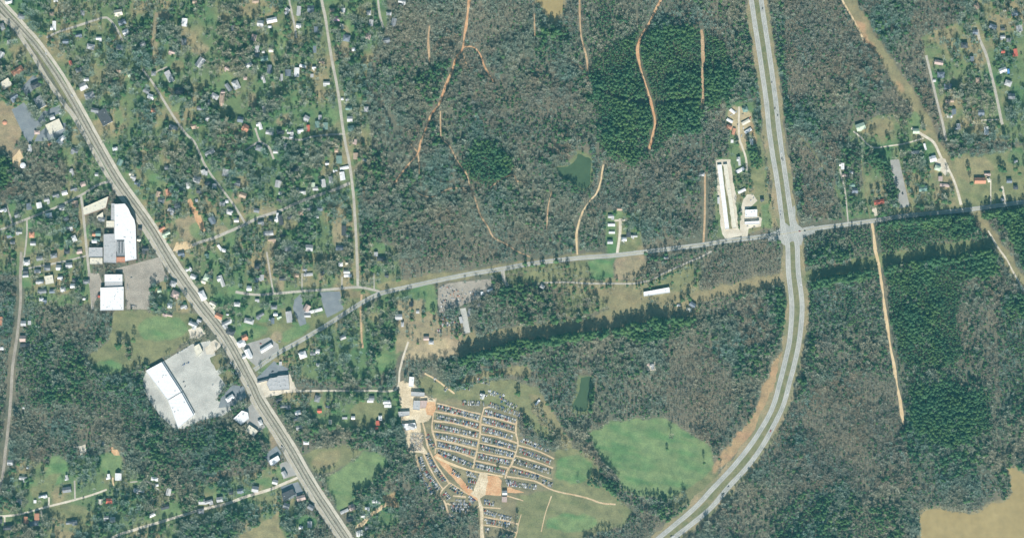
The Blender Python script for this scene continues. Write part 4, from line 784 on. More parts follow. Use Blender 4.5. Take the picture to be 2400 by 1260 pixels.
o1 = mix(nt, at.outputs['Color'], ramp_noise(nt, 0.055, 0.3, 0.7, (0.74, 0.76, 0.80), (1.26, 1.22, 1.16), 5.0), 1.0, 'MULTIPLY')
o2 = mix(nt, o1, ramp_noise(nt, 0.32, 0.3, 0.7, (0.78, 0.78, 0.80), (1.22, 1.22, 1.20), 4.0), 1.0, 'MULTIPLY')
nt.links.new(o2, b.inputs['Base Color'])
inx = np.arange(-MARG + 2, 2400 + MARG - 2, 3.0) - 1200.0
iny = 630.0 - np.arange(-MARG + 2, 1260 + MARG - 2, 3.0)[::-1]
outer = np.array([60, 200, 500, 1000, 2000, 4000, 7000.0])
xs = np.concatenate([inx[0] - outer[::-1], inx, inx[-1] + outer]); ys = np.concatenate([iny[0] - outer[::-1], iny, iny[-1] + outer])
gme, X, Y = fast_grid('ground', xs, ys, gm)
ix = np.clip((X + 1200 + MARG).astype(int), 0, GW - 1); iy = np.clip((630 - Y + MARG).astype(int), 0, GH - 1)
col = np.ones((len(X), 4), np.float32); col[:, :3] = cover[iy, ix]
out = (np.abs(X) > 1200 + MARG) | (np.abs(Y) > 630 + MARG)
col[out, :3] = 0.5 * (c('litter') + c('olive'))
gme.color_attributes.new('cover', 'FLOAT_COLOR', 'POINT').data.foreach_set('color', col.ravel())
tag(link('ground', gme), 'grass, dirt and leaf litter ground of the town and woods', kind='structure')

# ------------------------------------------------------------------ roads, tracks, lots, water
def zlevel(masks):
    L = 0
    for sl, m in masks:
        if m.any(): L = max(L, int(level[sl][m].max()))
    L += 1
    for sl, m in masks: level[sl][m] = np.maximum(level[sl][m], L)
    return 0.05 + 0.045 * (L - 1)

def ribbon(name, pts, width, mat, jitter=0.05, seed=0):
    P = np.array(smooth_line(pts, 6.0)); n = len(P)
    T = np.gradient(P, axis=0) if n > 2 else np.repeat((P[-1:] - P[:1]), n, 0)
    T = T / (np.linalg.norm(T, axis=1, keepdims=True) + 1e-9); N = np.stack([-T[:, 1], T[:, 0]], 1)
    r = np.random.default_rng(seed)
    def wob():
        a = r.normal(0, 1, n)
        a = np.convolve(np.pad(a, 2, mode='edge'), np.ones(5) / 5, 'valid') * 1.6 if n > 4 else a * 0
        return np.clip(a, -1.6, 1.6)
    wl = width / 2 * (1 + jitter * wob()); wr = width / 2 * (1 + jitter * wob())
    z = zlevel(linemask(list(map(tuple, P)), width / 2 * (1 + jitter) + 1))
    vs = []
    for i in range(n):
        a = P[i] + N[i] * wl[i]; bb = P[i] - N[i] * wr[i]
        vs += [W(a[0], a[1], z), W(bb[0], bb[1], z)]
    fs = [(2 * i, 2 * i + 1, 2 * i + 3, 2 * i + 2) for i in range(n - 1)]
    me = mesh(name, vs, fs, M[mat])
    o = tag(link(name, me), kind='structure')
    up = me.polygons[0].normal.z
    if up < 0: me.flip_normals()
    return o, z

for i, (name, pts, w, mat, _z) in enumerate(ROADS):
    tr = name in ('trail', 'yard_lane'); vg = name == 'verge'
    if name == 'trail': w *= 0.9 if mat == 'orange_dirt' else 0.8
    ribbon(name, pts, w, mat, (0.42 if name == 'trail' else 0.3) if tr else (0.3 if vg else 0.1), i)
    hw = w / 2 + ((4.2 if mat in ('orange_dirt', 'tan_dirt') and name == 'trail' else 2.6) if tr else 6.8 if name in ('street', 'lane') else 1.5)
    if name == 'street' and w in (7, 6.5, 5): hw = 10
    for sl, m in linemask(smooth_line(pts, 8), hw): keep[sl] |= m
med = [((a[0] + b_[0]) / 2, (a[1] + b_[1]) / 2) for a, b_ in zip(hw_left, hw_right)]

def patch(name, p, mat, wob=1.2, seed=0, kindtag='structure', warp=True):
    r = np.random.default_rng(seed + 500); P = []
    n = len(p)
    for i in range(n):
        a = np.array(p[i]); bb = np.array(p[(i + 1) % n]); k = max(1, int(np.linalg.norm(bb - a) / 9))
        for j in range(k): P.append(a + (bb - a) * j / k + r.normal(0, wob, 2) * (1 if j else 0.3))
    P = [tuple(q) for q in P]
    z = zlevel([polymask(p, False)])
    bm = bmesh.new()
    f = bm.faces.new([bm.verts.new(W(x, y, z)) for x, y in P])
    bmesh.ops.triangulate(bm, faces=[f]); bmesh.ops.recalc_face_normals(bm, faces=bm.faces)
    me = bpy.data.meshes.new(name); bm.to_mesh(me); bm.free(); me.materials.append(M[mat])
    if me.polygons[0].normal.z < 0: me.flip_normals()
    sl, m = polymask(p, False); keep[sl] |= m
    return tag(link(name, me), kind=kindtag)
for i, (name, p, mat, _z) in enumerate(PATCHES):
    if name != 'intersection_pavement':
        patch(name, p, mat, 0.25 if ('lot' in name or 'pavement' in name) else 1.1, i)
ribbon('median_grass', med, 12.5, 'median', 0.1, 900)
ribbon('median_grass', [(14, 36), (44, 68), (72, 100), (95, 133), (120, 172), (146, 214), (168, 250)], 9, 'median', 0.12, 901)
for i, (name, pts, w, mat, _z) in enumerate(MAIN):
    ribbon(name, pts, w, mat, 0.05 if 'high' in name or 'county' in name else 0.12, 300 + i)
    for sl, m in linemask(smooth_line(pts, 8), w / 2 + 4.5): keep[sl] |= m
    if name == 'county_road':
        for q in zip(pts[:-1], pts[1:]):
            mxp = (q[0][0] + q[1][0]) / 2
            for sl, m in linemask(list(q), 6.5 if (1640 < mxp < 1830 or mxp > 2020) else 15): keep[sl] |= m
name, p, mat, _z = PATCHES[-1]
patch(name, p, mat, 0.3, 77)
for i, (name, p, mat, lab) in enumerate(WATER):
    o = patch(name, smooth_line(p + p[:1], 5)[:-1], mat, 0.9, 40 + i); o['label'] = lab
# the air between the aeroplane and the ground: one even box of pale haze
mb = MB(); mb.box(0, 0, -1.5, 18600, 17600, CAM_H + 60, 0, 0, True)
hm = bpy.data.materials.new('haze'); hm.use_nodes = True
for nd in list(hm.node_tree.nodes):
    if nd.type != 'OUTPUT_MATERIAL': hm.node_tree.nodes.remove(nd)
pv = hm.node_tree.nodes.new('ShaderNodeVolumePrincipled')
pv.inputs['Color'].default_value = HAZE_COL; pv.inputs['Density'].default_value = HAZE_TAU / CAM_H; pv.inputs['Anisotropy'].default_value = 0.0
hm.node_tree.links.new(pv.outputs['Volume'], [n_ for n_ in hm.node_tree.nodes if n_.type == 'OUTPUT_MATERIAL'][0].inputs['Volume'])
tag(link('haze', mb.build('haze', hm)), 'thin blue-green haze between the camera and the ground', kind='stuff')
# painted lines
def stripes(pts, off, mat, w=0.45, dash=None, z=0.5):
    P = np.array(smooth_line(offset(pts, off) if off else pts, 6.0)); mb = MB()
    for i in range(len(P) - 1):
        if dash and i % 2: continue
        a, bb = P[i], P[i + 1]; t = (bb - a) / (np.linalg.norm(bb - a) + 1e-9); nn = np.array((-t[1], t[0])) * w / 2
        mb.add([W(*(a + nn), z), W(*(a - nn), z), W(*(bb - nn), z), W(*(bb + nn), z)], [(0, 1, 2, 3)])
    me = mb.build('lane_marking', M[mat])
    if me.polygons[0].normal.z < 0: me.flip_normals()
    tag(link('lane_marking', me), kind='structure')
ZTOP = 0.05 + 0.045 * (int(level.max()) + 1)
for l in (hw_left, hw_right):
    stripes(l, 0, 'paint_white', 0.3, True, ZTOP); stripes(l, 4.2, 'paint_white', 0.25, None, ZTOP); stripes(l, -4.2, 'paint_white', 0.25, None, ZTOP)
for l in (county_w, county_e): stripes(l, 0, 'paint_yellow', 0.35, None, ZTOP + 0.045)
stripes(west_road, 0, 'paint_yellow', 0.3, None, ZTOP)

# railway: ballast, two rails, sleepers
bal, zb = ribbon('railway_ballast', rail_line, 13.5, 'ballast', 0.05, 401)
for sl, m in linemask(smooth_line(rail_line, 8), 20): keep[sl] |= m
P = np.array(smooth_line(rail_line, 6.0)); mb = MB(); bed = MB()
cum = np.concatenate([[0], np.cumsum(np.linalg.norm(np.diff(P, axis=0), axis=1))])
bedv = []
for o_ in (-2.6, -1.7, 1.7, 2.6):
    Q = offset([tuple(q) for q in P], o_); bedv.append([W(q[0], q[1], zb + (0.02 if abs(o_) > 2 else 0.42)) for q in Q])
for i in range(len(P) - 1):
    for k in range(3): bed.add([bedv[k][i], bedv[k + 1][i], bedv[k + 1][i + 1], bedv[k][i + 1]], [(0, 1, 2, 3)])
bed_me = bed.build('track_bed', M['ballast'])
link('track_bed', bed_me, bal)
for o_ in (-0.72, 0.72):
    Q = offset([tuple(q) for q in P], o_); mb = MB()
    for i in range(len(Q) - 1):
        a, b_ = Vector(W(*Q[i])), Vector(W(*Q[i + 1])); dd = b_ - a; m_ = (a + b_) / 2
        mb.box(m_.x, m_.y, zb + 0.55, dd.length, 0.16, 0.16, math.atan2(dd.y, dd.x))
    link('rail', mb.build('rail', M['rail']), bal)
mb = MB()
for s in np.arange(0, cum[-1], 0.9):
    i = min(len(P) - 2, int(np.searchsorted(cum, s, 'right') - 1)); t = (s - cum[i]) / (cum[i + 1] - cum[i])
    q = P[i] + (P[i + 1] - P[i]) * t; dd = P[i + 1] - P[i]
    x, y, _ = W(q[0], q[1]); mb.box(x, y, zb + 0.40, 0.25, 2.5, 0.14, math.atan2(-dd[1], dd[0]))
sl_ = link('sleepers', mb.build('sleepers', M['sleeper']), bal); sl_['kind'] = 'stuff'

# ================================================================== BUILDINGS
def rail_x(y):
    for (ax, ay), (bx, by) in zip(rail_line[:-1], rail_line[1:]):
        if ay <= y <= by: return ax + (bx - ax) * (y - ay) / (by - ay)
    return rail_line[-1][0]
def zone(px, py):
    if px < rail_x(py):
        if py < 130: return 'above the blue-grey lots'
        if py < 345: return 'beside the blue-grey lots'
        if py < 480 and px > 240: return 'beside railway above mill'
        if py < 545: return 'on upper mill street'
        if py < 640: return 'on lower mill street'
        if py < 740 and px < 230: return 'below the mill village'
        if py < 800: return 'by the warehouse meadow'
        if py < 1010 and px < 320: return 'on the far-western lane'
        if py < 1060: return 'beside the shopping strip'
        if py < 1140 and px < 330: return 'in the southwest clearings'
        if px > 560: return 'at the gravel junction'
        if px > 300: return 'on the long gravel lane'
        return 'on the pale southwest lane'
    if px < 935:
        if py < 125:
            return 'on upper straight street' if px > 770 else ('in the north woods' if px < 560 else 'below the top edge')
        if py < 235:
            return 'on upper straight street' if px > 790 else ('by the upper railway' if px < 300 else ('on upper curving street' if px < 480 else 'in the upper neighbourhood'))
        if py < 330:
            return 'on middle straight street' if px > 805 else ('by the dark hall' if px < 330 else ('on lower curving street' if px < 500 else 'above the cross street'))
        if py < 440:
            return 'on middle straight street' if px > 822 else ('by railway opposite mill' if px < 480 else ('round the cul-de-sac' if px < 660 else 'at the diagonal corner'))
        if py < 560:
            return 'by the orange cut' if px < 500 else ('on western diagonal street' if px < 620 else 'on eastern diagonal street')
        if py < 680: return 'by railway below diagonal' if px < 560 else 'in the tan yards'
        if py < 790: return 'by the church lawns' if 600 < px < 800 else ('by railway near church' if px <= 600 else 'below the county road')
        if py < 860: return 'at the road fork' if px < 700 else 'below the road fork'
        if py < 960: return 'on the dirt lane'
        if py < 1060: return 'below the dirt lane'
        return 'on the farm drive'
    if px < 1320: return 'around the salvage yard' if py > 860 else 'near the scrap lot'
    if px < 1500 and py > 480 and py < 610: return 'on the pale drive'
    if px < 1690 and py > 500: return 'below the county road'
    if px < 1900: return 'in the trailer park'
    if py < 200: return 'in the northeast corner'
    if py < 330: return 'on the northeast lanes'
    return 'on the eastern gravel drive' if px > 2120 else 'near the paved strip'

def roofmesh(w, h, z, typ, pitch, over=0.5):
    """rect w (x) by h (y); ridge along the longer side"""
    mb = MB(); sw = h > w
    L, S = (h, w) if sw else (w, h)
    l, s = L / 2 + over, S / 2 + over; zr = z + pitch * s; th = 0.22
    if typ == 'hip': r = max(l - s, 0.05)
    else: r = l
    v = [(-l, -s, z), (l, -s, z), (l, s, z), (-l, s, z), (-r, 0, zr), (r, 0, zr)]
    lo = [(x, y, zz - th) for x, y, zz in v[:4]]
    fs = [(0, 1, 5, 4), (2, 3, 4, 5), (1, 2, 5), (3, 0, 4), (6, 7, 1, 0), (7, 8, 2, 1), (8, 9, 3, 2), (9, 6, 0, 3), (9, 8, 7, 6)]
    vv = v + lo
    if sw: vv = [(-y, x, zz) for x, y, zz in vv]
    mb.add(vv, fs)
    return mb, zr
def flatroof(w, h, z):
    mb = MB(); mb.box(0, 0, z, w + 0.3, h + 0.3, 0.3)
    for sx, sy, cx, cy in ((w + 0.3, 0.35, 0, h / 2), (w + 0.3, 0.35, 0, -h / 2), (0.35, h - 0.4, w / 2, 0), (0.35, h - 0.4, -w / 2, 0)):
        mb.box(cx, cy, z + 0.3, sx, sy, 0.45)
    return mb

records = []
hr = random.Random(5)
for ox, oy, txt in HOUSES:
    for tok in txt.split():
        x, y, w, h, a, k = tok.split(',')
        px, py = ox + float(x) / SC, oy + float(y) / SC
        if not (-30 < px < 2430 and -30 < py < 1290): continue
        w, h, a = float(w) / SC, float(h) / SC, float(a)
        ar = w * h; el = max(w, h) / min(w, h)
        if ar < 52: cat, nm = 'shed', 'shed'
        elif el > 2.25 and min(w, h) < 8: cat, nm = 'mobile home', 'mobile_home'
        elif ar > 380: cat, nm = 'building', 'commercial_building'
        elif ar < 150: cat, nm = 'cottage', 'cottage'
        else: cat, nm = 'house', 'house'
        typ = 'flat' if cat == 'building' else ('gable' if cat in ('shed', 'mobile home') or hr.random() < 0.55 else hr.choice(['hip', 'wing']))
        records.append(dict(px=px, py=py, w=w, h=h, a=a, k=k, cat=cat, nm=nm, typ=typ, zone=zone(px, py)))
ORD = ['first', 'second', 'third', 'fourth', 'fifth', 'sixth', 'seventh', 'eighth', 'ninth', 'tenth', 'eleventh', 'twelfth']
groups = {}
for r_ in records:
    ar = r_['w'] * r_['h']
    r_['size'] = 'small' if r_['cat'] == 'cottage' and ar < 105 else ('large' if ar > 260 and r_['cat'] == 'house' else '')
    r_['shape'] = {'hip': 'hipped', 'wing': 'L-shaped', 'gable': 'gabled', 'flat': 'flat-roofed'}[r_['typ']]
    kname = ROOF[r_['k']][0].replace(' ', '-') + '-roofed'
    word = r_['cat'] if r_['cat'] in ('shed', 'mobile home', 'building', 'cottage') else 'house'
    shp = '' if word in ('shed', 'mobile home', 'building') else r_['shape']
    r_['base'] = ' '.join(t for t in (r_['size'], kname, shp, word) if t)
    groups.setdefault((r_['base'], r_['zone']), []).append(r_)
for (base, zn), L in groups.items():
    xs_ = [q['px'] for q in L]; ys_ = [q['py'] for q in L]
    ew = max(xs_) - min(xs_) >= max(ys_) - min(ys_)
    L.sort(key=lambda q: q['px'] if ew else q['py'])
    n = len(L); A, B_ = ('western', 'eastern') if ew else ('northern', 'southern')
    for i, r_ in enumerate(L):
        if n == 1: pos = ''
        elif n == 2: pos = (A, B_)[i] + ' '
        elif i == 0: pos = A + 'most '
        elif i == n - 1: pos = B_ + 'most '
        elif n == 3: pos = 'middle '
        else: pos = ORD[i] + '-from-' + A[:-4].rstrip('h') + ('h ' if A[0] == 'n' else ' ')
        if '-from-' in pos: pos = ORD[i] + ('-from-west ' if ew else '-from-north ')
        r_['label'] = '%s%s %s' % (pos, base, zn)
        r_['group'] = {'mobile home': 'mobile homes ', 'shed': 'sheds '}.get(r_['cat'], 'houses ') + zn
labels_seen = {}
for r_ in records:
    labels_seen.setdefault(r_['label'], []).append(r_)

for i, r_ in enumerate(records):
    w, h, cat = r_['w'] * 0.96, r_['h'] * 0.96, r_['cat']
    mroof = M['roof_' + ('Y' if r_['k'] == 'W' and hr.random() < .42 else r_['k'])]; wall = hr.choice(WALLS)
    hz = {'shed': 2.5, 'mobile home': 3.0, 'house': 4.2 + 1.6 * hr.random(), 'cottage': 3.8 + 1.4 * hr.random(), 'building': 5.5}[cat]
    root = link(r_['nm'], None, None, W(r_['px'], r_['py']), R(r_['a']))
    tag(root, r_['label'], cat, r_['group'])
    mb = MB()
    if cat == 'building':
        mb.box(0, 0, 0, w, h, hz); link('wall', mb.build('wall', wall), root)
        ro = link('roof', flatroof(w, h, hz).build('roof', mroof), root)
        for _ in range(hr.randint(2, 4)):
            u = MB(); u.box(hr.uniform(-.3, .3) * w, hr.uniform(-.3, .3) * h, hz + 0.3, 1.8, 1.5, 1.1); link('roof_unit', u.build('roof_unit', M['metal']), ro)
    else:
        pitch = {'shed': 0.35, 'mobile home': 0.2, 'house': hr.uniform(0.42, 0.6), 'cottage': hr.uniform(0.42, 0.6)}[cat]
        if r_['typ'] == 'wing':
            # a main range and a lower wing at right angles
            if w >= h: mw, mh = w, h * 0.62; ww, wh = w * 0.45, h * 0.38; mx, my = 0, h * 0.19; wx, wy = hr.choice([-1, 1]) * w * 0.27, -h * 0.31
            else: mw, mh = w * 0.62, h; ww, wh = w * 0.38, h * 0.45; mx, my = w * 0.19, 0; wx, wy = -w * 0.31, hr.choice([-1, 1]) * h * 0.27
            mb.box(mx, my, 0, mw, mh, hz); mb.box(wx, wy, 0, ww + 0.02, wh + 0.02, hz - 0.35)
            link('wall', mb.build('wall', wall), root)
            rb, zr = roofmesh(mw, mh, hz, 'gable', pitch)
            ro = link('roof', rb.build('roof', mroof), root, (mx, my, 0))
            # wing ridge runs into the main roof
            t = MB(); ov = 0.4
            if w >= h:
                s = ww / 2 + ov; y0 = wy - wh / 2 - ov; y1 = my; zl = hz - 0.33; zz = zl + pitch * s
                t.add([(wx - s, y0, zl), (wx + s, y0, zl), (wx + s, y1, zl), (wx - s, y1, zl), (wx, y0, zz), (wx, y1, zz)], [(1, 2, 5, 4), (3, 0, 4, 5), (0, 1, 4)])
            else:
                s = wh / 2 + ov; x0 = wx - ww / 2 - ov; x1 = mx; zl = hz - 0.33; zz = zl + pitch * s
                t.add([(x0, wy - s, zl), (x0, wy + s, zl), (x1, wy + s, zl), (x1, wy - s, zl), (x0, wy, zz), (x1, wy, zz)], [(0, 3, 5, 4), (2, 1, 4, 5), (1, 0, 4)])
            link('wing_roof', t.build('wing_roof', mroof), root)
        else:
            mb.box(0, 0, 0, w, h, hz)
            rb, zr = roofmesh(w, h, hz, r_['typ'], pitch)
            if r_['typ'] == 'gable':
                mb.add([(-w / 2 + .01, 0, 0)] * 0, [])
                l = max(w, h) / 2 - 0.05; s = min(w, h) / 2
                zz = hz + pitch * s
                for e in (-l, l):
                    q = [(e, -s, hz), (e, s, hz), (e, 0, zz)]
                    if h > w: q = [(-y, x, z) for x, y, z in q]
                    mb.add(q, [(0, 1, 2)])
            link('wall', mb.build('wall', wall), root)
            ro = link('roof', rb.build('roof', mroof), root)
        if cat in ('house', 'cottage') and w * h > 120 and hr.random() < 0.45:
            u = MB(); u.box(hr.uniform(-.25, .25) * w, hr.uniform(-.2, .2) * h, hz + 0.5, 0.9, 0.7, zr - hz + 0.6); link('chimney', u.build('chimney', M['brick']), ro)
        if cat in ('house', 'cottage') and hr.random() < 0.5:
            u = MB(); pw = min(w, h) * 0.45; sgn = hr.choice([-1, 1])
            u.box(hr.uniform(-.2, .2) * w, sgn * (h / 2 + 1.35), 2.35, pw, 2.4, 0.18, bottom=True)
            for e in (-1, 1): u.box(u.v[0][0] + pw / 2 + e * (pw / 2 - 0.25), sgn * (h / 2 + 2.35), 0, 0.18, 0.18, 2.35)
            link('porch', u.build('porch', mroof), root)
    # keep trees off the roof
    ca, sa = math.cos(R(r_['a'])), math.sin(R(r_['a']))
    pts = [(r_['px'] + dx * ca + dy * sa, r_['py'] - dx * sa + dy * ca) for dx, dy in ((-w / 2 - 2, -h / 2 - 2), (w / 2 + 2, -h / 2 - 2), (w / 2 + 2, h / 2 + 4), (-w / 2 - 2, h / 2 + 4))]
    sl, m = polymask(pts, False); keep[sl] |= m

for bi, (nm, p, hz, k, lab, cat) in enumerate(BIG):
    cx = sum(q[0] for q in p) / len(p); cy = sum(q[1] for q in p) / len(p)
    root = link(nm, None, None, W(cx, cy)); tag(root, lab, cat)
    loc = [(x - cx, cy - y) for x, y in p]
    mb = MB(); mb.prism(loc, 0, hz - 0.02, cap=False); link('wall', mb.build('wall', M['brick'] if cat.startswith(('mill', 'industrial', 'warehouse')) else WALLS[3 if k == 'W' else 0]), root)
    mb = MB(); mb.prism(loc, hz - 0.5, hz); ro = link('roof', mb.build('roof', M['roof_' + k]), root)
    cap = MB()
    for i in range(len(loc)):
        a, b_ = Vector((*loc[i], 0)), Vector((*loc[(i + 1) % len(loc)], 0)); dd = b_ - a; m_ = (a + b_) / 2 - m_.__class__((0, 0, 0)) if False else (a + b_) / 2
        cap.box(m_.x, m_.y, hz + 0.002 + 0.002 * i, max(0.2, dd.length - 0.3), 0.5, 0.6, math.atan2(dd.y, dd.x))
    link('parapet', cap.build('parapet', M['roof_' + k]), ro)
    xs_ = [q[0] for q in loc]; ys_ = [q[1] for q in loc]; area = (max(xs_) - min(xs_)) * (max(ys_) - min(ys_))
    def inside(x, y):
        ins = False; n = len(loc)
        for i in range(n):
            (ax, ay), (bx, by) = loc[i], loc[(i + 1) % n]
            if (ay > y) != (by > y) and x < (bx - ax) * (y - ay) / (by - ay) + ax: ins = not ins
        return ins
    um = None
    for _ in range(min(22, int(area / 110))):
        x, y = hr.uniform(min(xs_), max(xs_)), hr.uniform(min(ys_), max(ys_))
        if all(inside(x + e, y + g_) for e in (-3, 3) for g_ in (-3, 3)):
            if um is None or hr.random() < .3:
                u = MB(); u.box(0, 0, 0, hr.uniform(1.2, 2.6), hr.uniform(1.2, 2.2), hr.uniform(.6, 1.3)); um = u.build('roof_unit', M['metal'])
            link('roof_unit', um, ro, (x, y, hz))
    if nm == 'loft_building':
        for i in range(5):
            u = MB(); u.box(-7 + i * 3.5, 3, hz, 1.3, 26, 1.0); link('skylight', u.build('skylight', M['roof_D' if i % 2 else 'roof_L']), ro)
    if nm == 'storage_building':
        for i in range(14):
            t = i / 13.0
            x = (p[0][0] + p[1][0]) / 2 * (1 - t) + (p[2][0] + p[3][0]) / 2 * t - cx; y = cy - ((p[0][1] + 2) * (1 - t) + (p[2][1] - 2) * t)
            u = MB(); u.box(x, y, hz, 8.4, 0.25, 0.12, R(7)); link('roof_seam', u.build('roof_seam', M['roof_L']), ro)
    mroof_b = M['roof_' + k]
    if area > 900 and k in 'WLC' and nm != 'storage_building':
        y = min(ys_) + 4; q0 = len(ys_)
        while y < max(ys_) - 3:
            xi = sorted((ax + (y - ay) * (bx - ax) / (by - ay)) for (ax, ay), (bx, by) in zip(loc, loc[1:] + loc[:1]) if (ay > y) != (by > y))
            for x0_, x1_ in zip(xi[::2], xi[1::2]):
                if x1_ - x0_ > 4: u = MB(); u.box((x0_ + x1_) / 2, y, hz, x1_ - x0_ - 1.4, 0.5, 0.14); link('roof_seam', u.build('roof_seam', mroof_b), ro)
            y += 9.0
    if nm == 'shopping_strip':
        # covered walk along the parking lot side
        a, b_ = Vector((*loc[1], 0)), Vector((*loc[2], 0)); dd = (b_ - a); nn = Vector((-dd.y, dd.x, 0)).normalized(); m_ = (a + b_) / 2 + nn * 1.8
        u = MB(); u.box(m_.x, m_.y, 3.6, dd.length, 3.4, 0.4, math.atan2(dd.y, dd.x), bottom=True)
        for t in range(9):
            q = a + dd * ((t + .5) / 9) + nn * 3.2; u.box(q.x, q.y, 0, 0.3, 0.3, 3.6)
        link('canopy', u.build('canopy', M['roof_W']), root)
    sl, m = polymask(p, False); keep[sl] |= m
    for sl, m in linemask(p + p[:1], 5): keep[sl] |= m

# water tank, mound, red tank
def lathe(name, prof, mat, n=20):
    mb = MB(); vs = [(r_ * math.cos(2 * math.pi * k / n), r_ * math.sin(2 * math.pi * k / n), z) for r_, z in prof for k in range(n)]
    fs = [(i * n + k, i * n + (k + 1) % n, (i + 1) * n + (k + 1) % n, (i + 1) * n + k) for i in range(len(prof) - 1) for k in range(n)]
    mb.add(vs, fs); return mb.build(name, mat)
t = link('storage_tank', None, None, W(55, 388)); tag(t, 'round white storage tank at the edge of the tan field', 'tank')
link('tank_wall', lathe('tank_wall', [(6.6, 0), (6.6, 7.0)], M['roof_W']), t); link('tank_roof', lathe('tank_roof', [(6.8, 7.0), (4, 7.8), (0.05, 8.2)], M['roof_W']), t)
t = link('silo', None, None, W(233, 694)); tag(t, 'small red tank against the square white warehouse', 'tank')
link('tank_wall', lathe('tank_wall', [(3, 0), (3, 6)], M['roof_R']), t); link('tank_roof', lathe('tank_roof', [(3.1, 6), (0.05, 7.2)], M['roof_R']), t)
t = link('dirt_mound', lathe('dirt_mound', [(6, 0.0), (4.4, 1.6), (2.2, 2.6), (0.05, 2.9)], M['roof_O']), None, W(11, 287)); tag(t, 'round red mound on the tan ball field', 'mound')
sl, m = polymask(E(55, 388, 12, 12), False); keep[sl] |= m

# ================================================================== VEHICLES
def car_mesh(colname, rnd, kindv='saloon'):
    mb = MB(); L, Wd = (4.7, 1.85) if kindv != 'pickup' else (5.4, 2.0)
    prof = [(-L / 2, .35), (L / 2, .35), (L / 2, .72), (L * .22, .92), (-L * .40, .95), (-L / 2, .80)]
    n = len(prof)
    vs = [(x, -Wd / 2, z) for x, z in prof] + [(x, Wd / 2, z) for x, z in prof]
    mb.add(vs, [(i, (i + 1) % n, n + (i + 1) % n, n + i)[::-1] for i in range(n)] + [tuple(range(n)), tuple(range(2 * n - 1, n - 1, -1))], 0)
    if kindv == 'pickup': a0, a1, b0, b1 = -.15 * L, .20 * L, -.10 * L, .10 * L
    else: a0, a1, b0, b1 = -.38 * L, .20 * L, -.26 * L, .08 * L
    hw, tw = Wd / 2 - .08, Wd / 2 - .26
    lo = [(a0, -hw, .93), (a1, -hw, .93), (a1, hw, .93), (a0, hw, .93)]; hi = [(b0, -tw, 1.46), (b1, -tw, 1.46), (b1, tw, 1.46), (b0, tw, 1.46)]
    mb.add(lo + hi, [(0, 1, 5, 4), (1, 2, 6, 5), (2, 3, 7, 6), (3, 0, 4, 7)], 1)
    mb.add(hi, [(0, 1, 2, 3)], 0)
    for sx in (-.31, .31):
        for sy in (-1, 1): mb.cone((sx * L, sy * (Wd / 2 - .2), .33), (sx * L, sy * (Wd / 2 + .02), .33), .33, .33, 8, 2)
    return mb.build('car_body', [M['car_' + colname], M['glass'], M['tyre']])
CM = {(k, t): car_mesh(k, random, t) for k in CARCOL for t in ('saloon', 'pickup')}
def near_desc(px, py):
    if 1690 < px < 1775 and py < 330: return 'in the trailer park dirt yard'
    if 1735 < px < 1782 and 455 < py < 540: return 'by the white garage'
    if px > 1500 and px < 1940:
        if 520 < py < 560: return 'in the middle of the highway crossing'
        return 'on the highway north of the crossing' if py < 520 else 'on the highway south of the crossing'
    if 1690 < px < 1775 and py < 330: return 'in the trailer park dirt yard'
    if 1735 < px < 1790 and 455 < py < 540: return 'by the white garage'
    if px < 420 and 600 < py < 760: return 'on the brown lot by the white warehouse'
    if 340 < px < 520 and 800 < py < 1000: return 'on the shopping strip parking lot'
    if px > 1940: return 'on a drive in the east'
    return 'near the railway road'
vr = random.Random(8); cnt = {}
for x, y, k, a in VEH: cnt.setdefault((k, near_desc(x, y)), []).append((x, y, a))
for (k, d_), L in cnt.items():
    L.sort(key=lambda q: q[1])
    for i, (x, y, a) in enumerate(L):
        t = 'pickup' if vr.random() < .3 else 'saloon'
        o = link('pickup_truck' if t == 'pickup' else 'car', CM[(k, t)], None, W(x, y, float(level[int(y + MARG), int(x + MARG)] > 0) * (0.05 + 0.045 * (level[int(y + MARG), int(x + MARG)] - 1))), R(a))
        pos = '' if len(L) == 1 else ((', northern one', ', southern one')[i] if len(L) == 2 else (', northernmost' if i == 0 else ', southernmost' if i == len(L) - 1 else ', %s from north' % ORD[i]))
        tag(o, '%s %s %s%s' % (k, 'pickup' if t == 'pickup' else 'car', d_, pos), 'pickup' if t == 'pickup' else 'car', 'vehicles on roads and lots')

# scrapped cars: double rows between the yard lanes
wrecks = []
def row(a, b_, off, skip=0.05, jit=.12, blk='', step=2.4):
    a = np.array(TP(960, 940, [a])[0]); b_ = np.array(TP(960, 940, [b_])[0]); v = b_ - a; L = np.linalg.norm(v); v /= L; nn = np.array((-v[1], v[0]))
    for s in np.arange(1.5, L - 1, step):
        for side in (-1, 1):
            if s % 60 < 3 and side > 0: continue
            if vr.random() < skip: continue
            p = a + v * s + nn * (side * off) + np.array((vr.gauss(0, .35), vr.gauss(0, .35)))
            wrecks.append((p[0], p[1], -math.degrees(math.atan2(v[1], v[0])) + 90 + vr.gauss(0, 9) + (180 if side < 0 else 0), blk))
seen_rows = {}
def nth(b_):
    seen_rows[b_] = seen_rows.get(b_, -1) + 1
    return '%s row of the %s' % (ORD[seen_rows[b_]], b_)
SW = 'western block'; SM = 'middle block'; SE_ = 'eastern block'
for ra, rb in (((255, 50), (645, 150)), ((240, 135), (640, 228)), ((230, 225), (632, 310)), ((240, 312), (625, 396)), ((255, 388), (610, 482)), ((258, 458), (585, 595))): row(ra, rb, 3.1, blk=nth(SW))
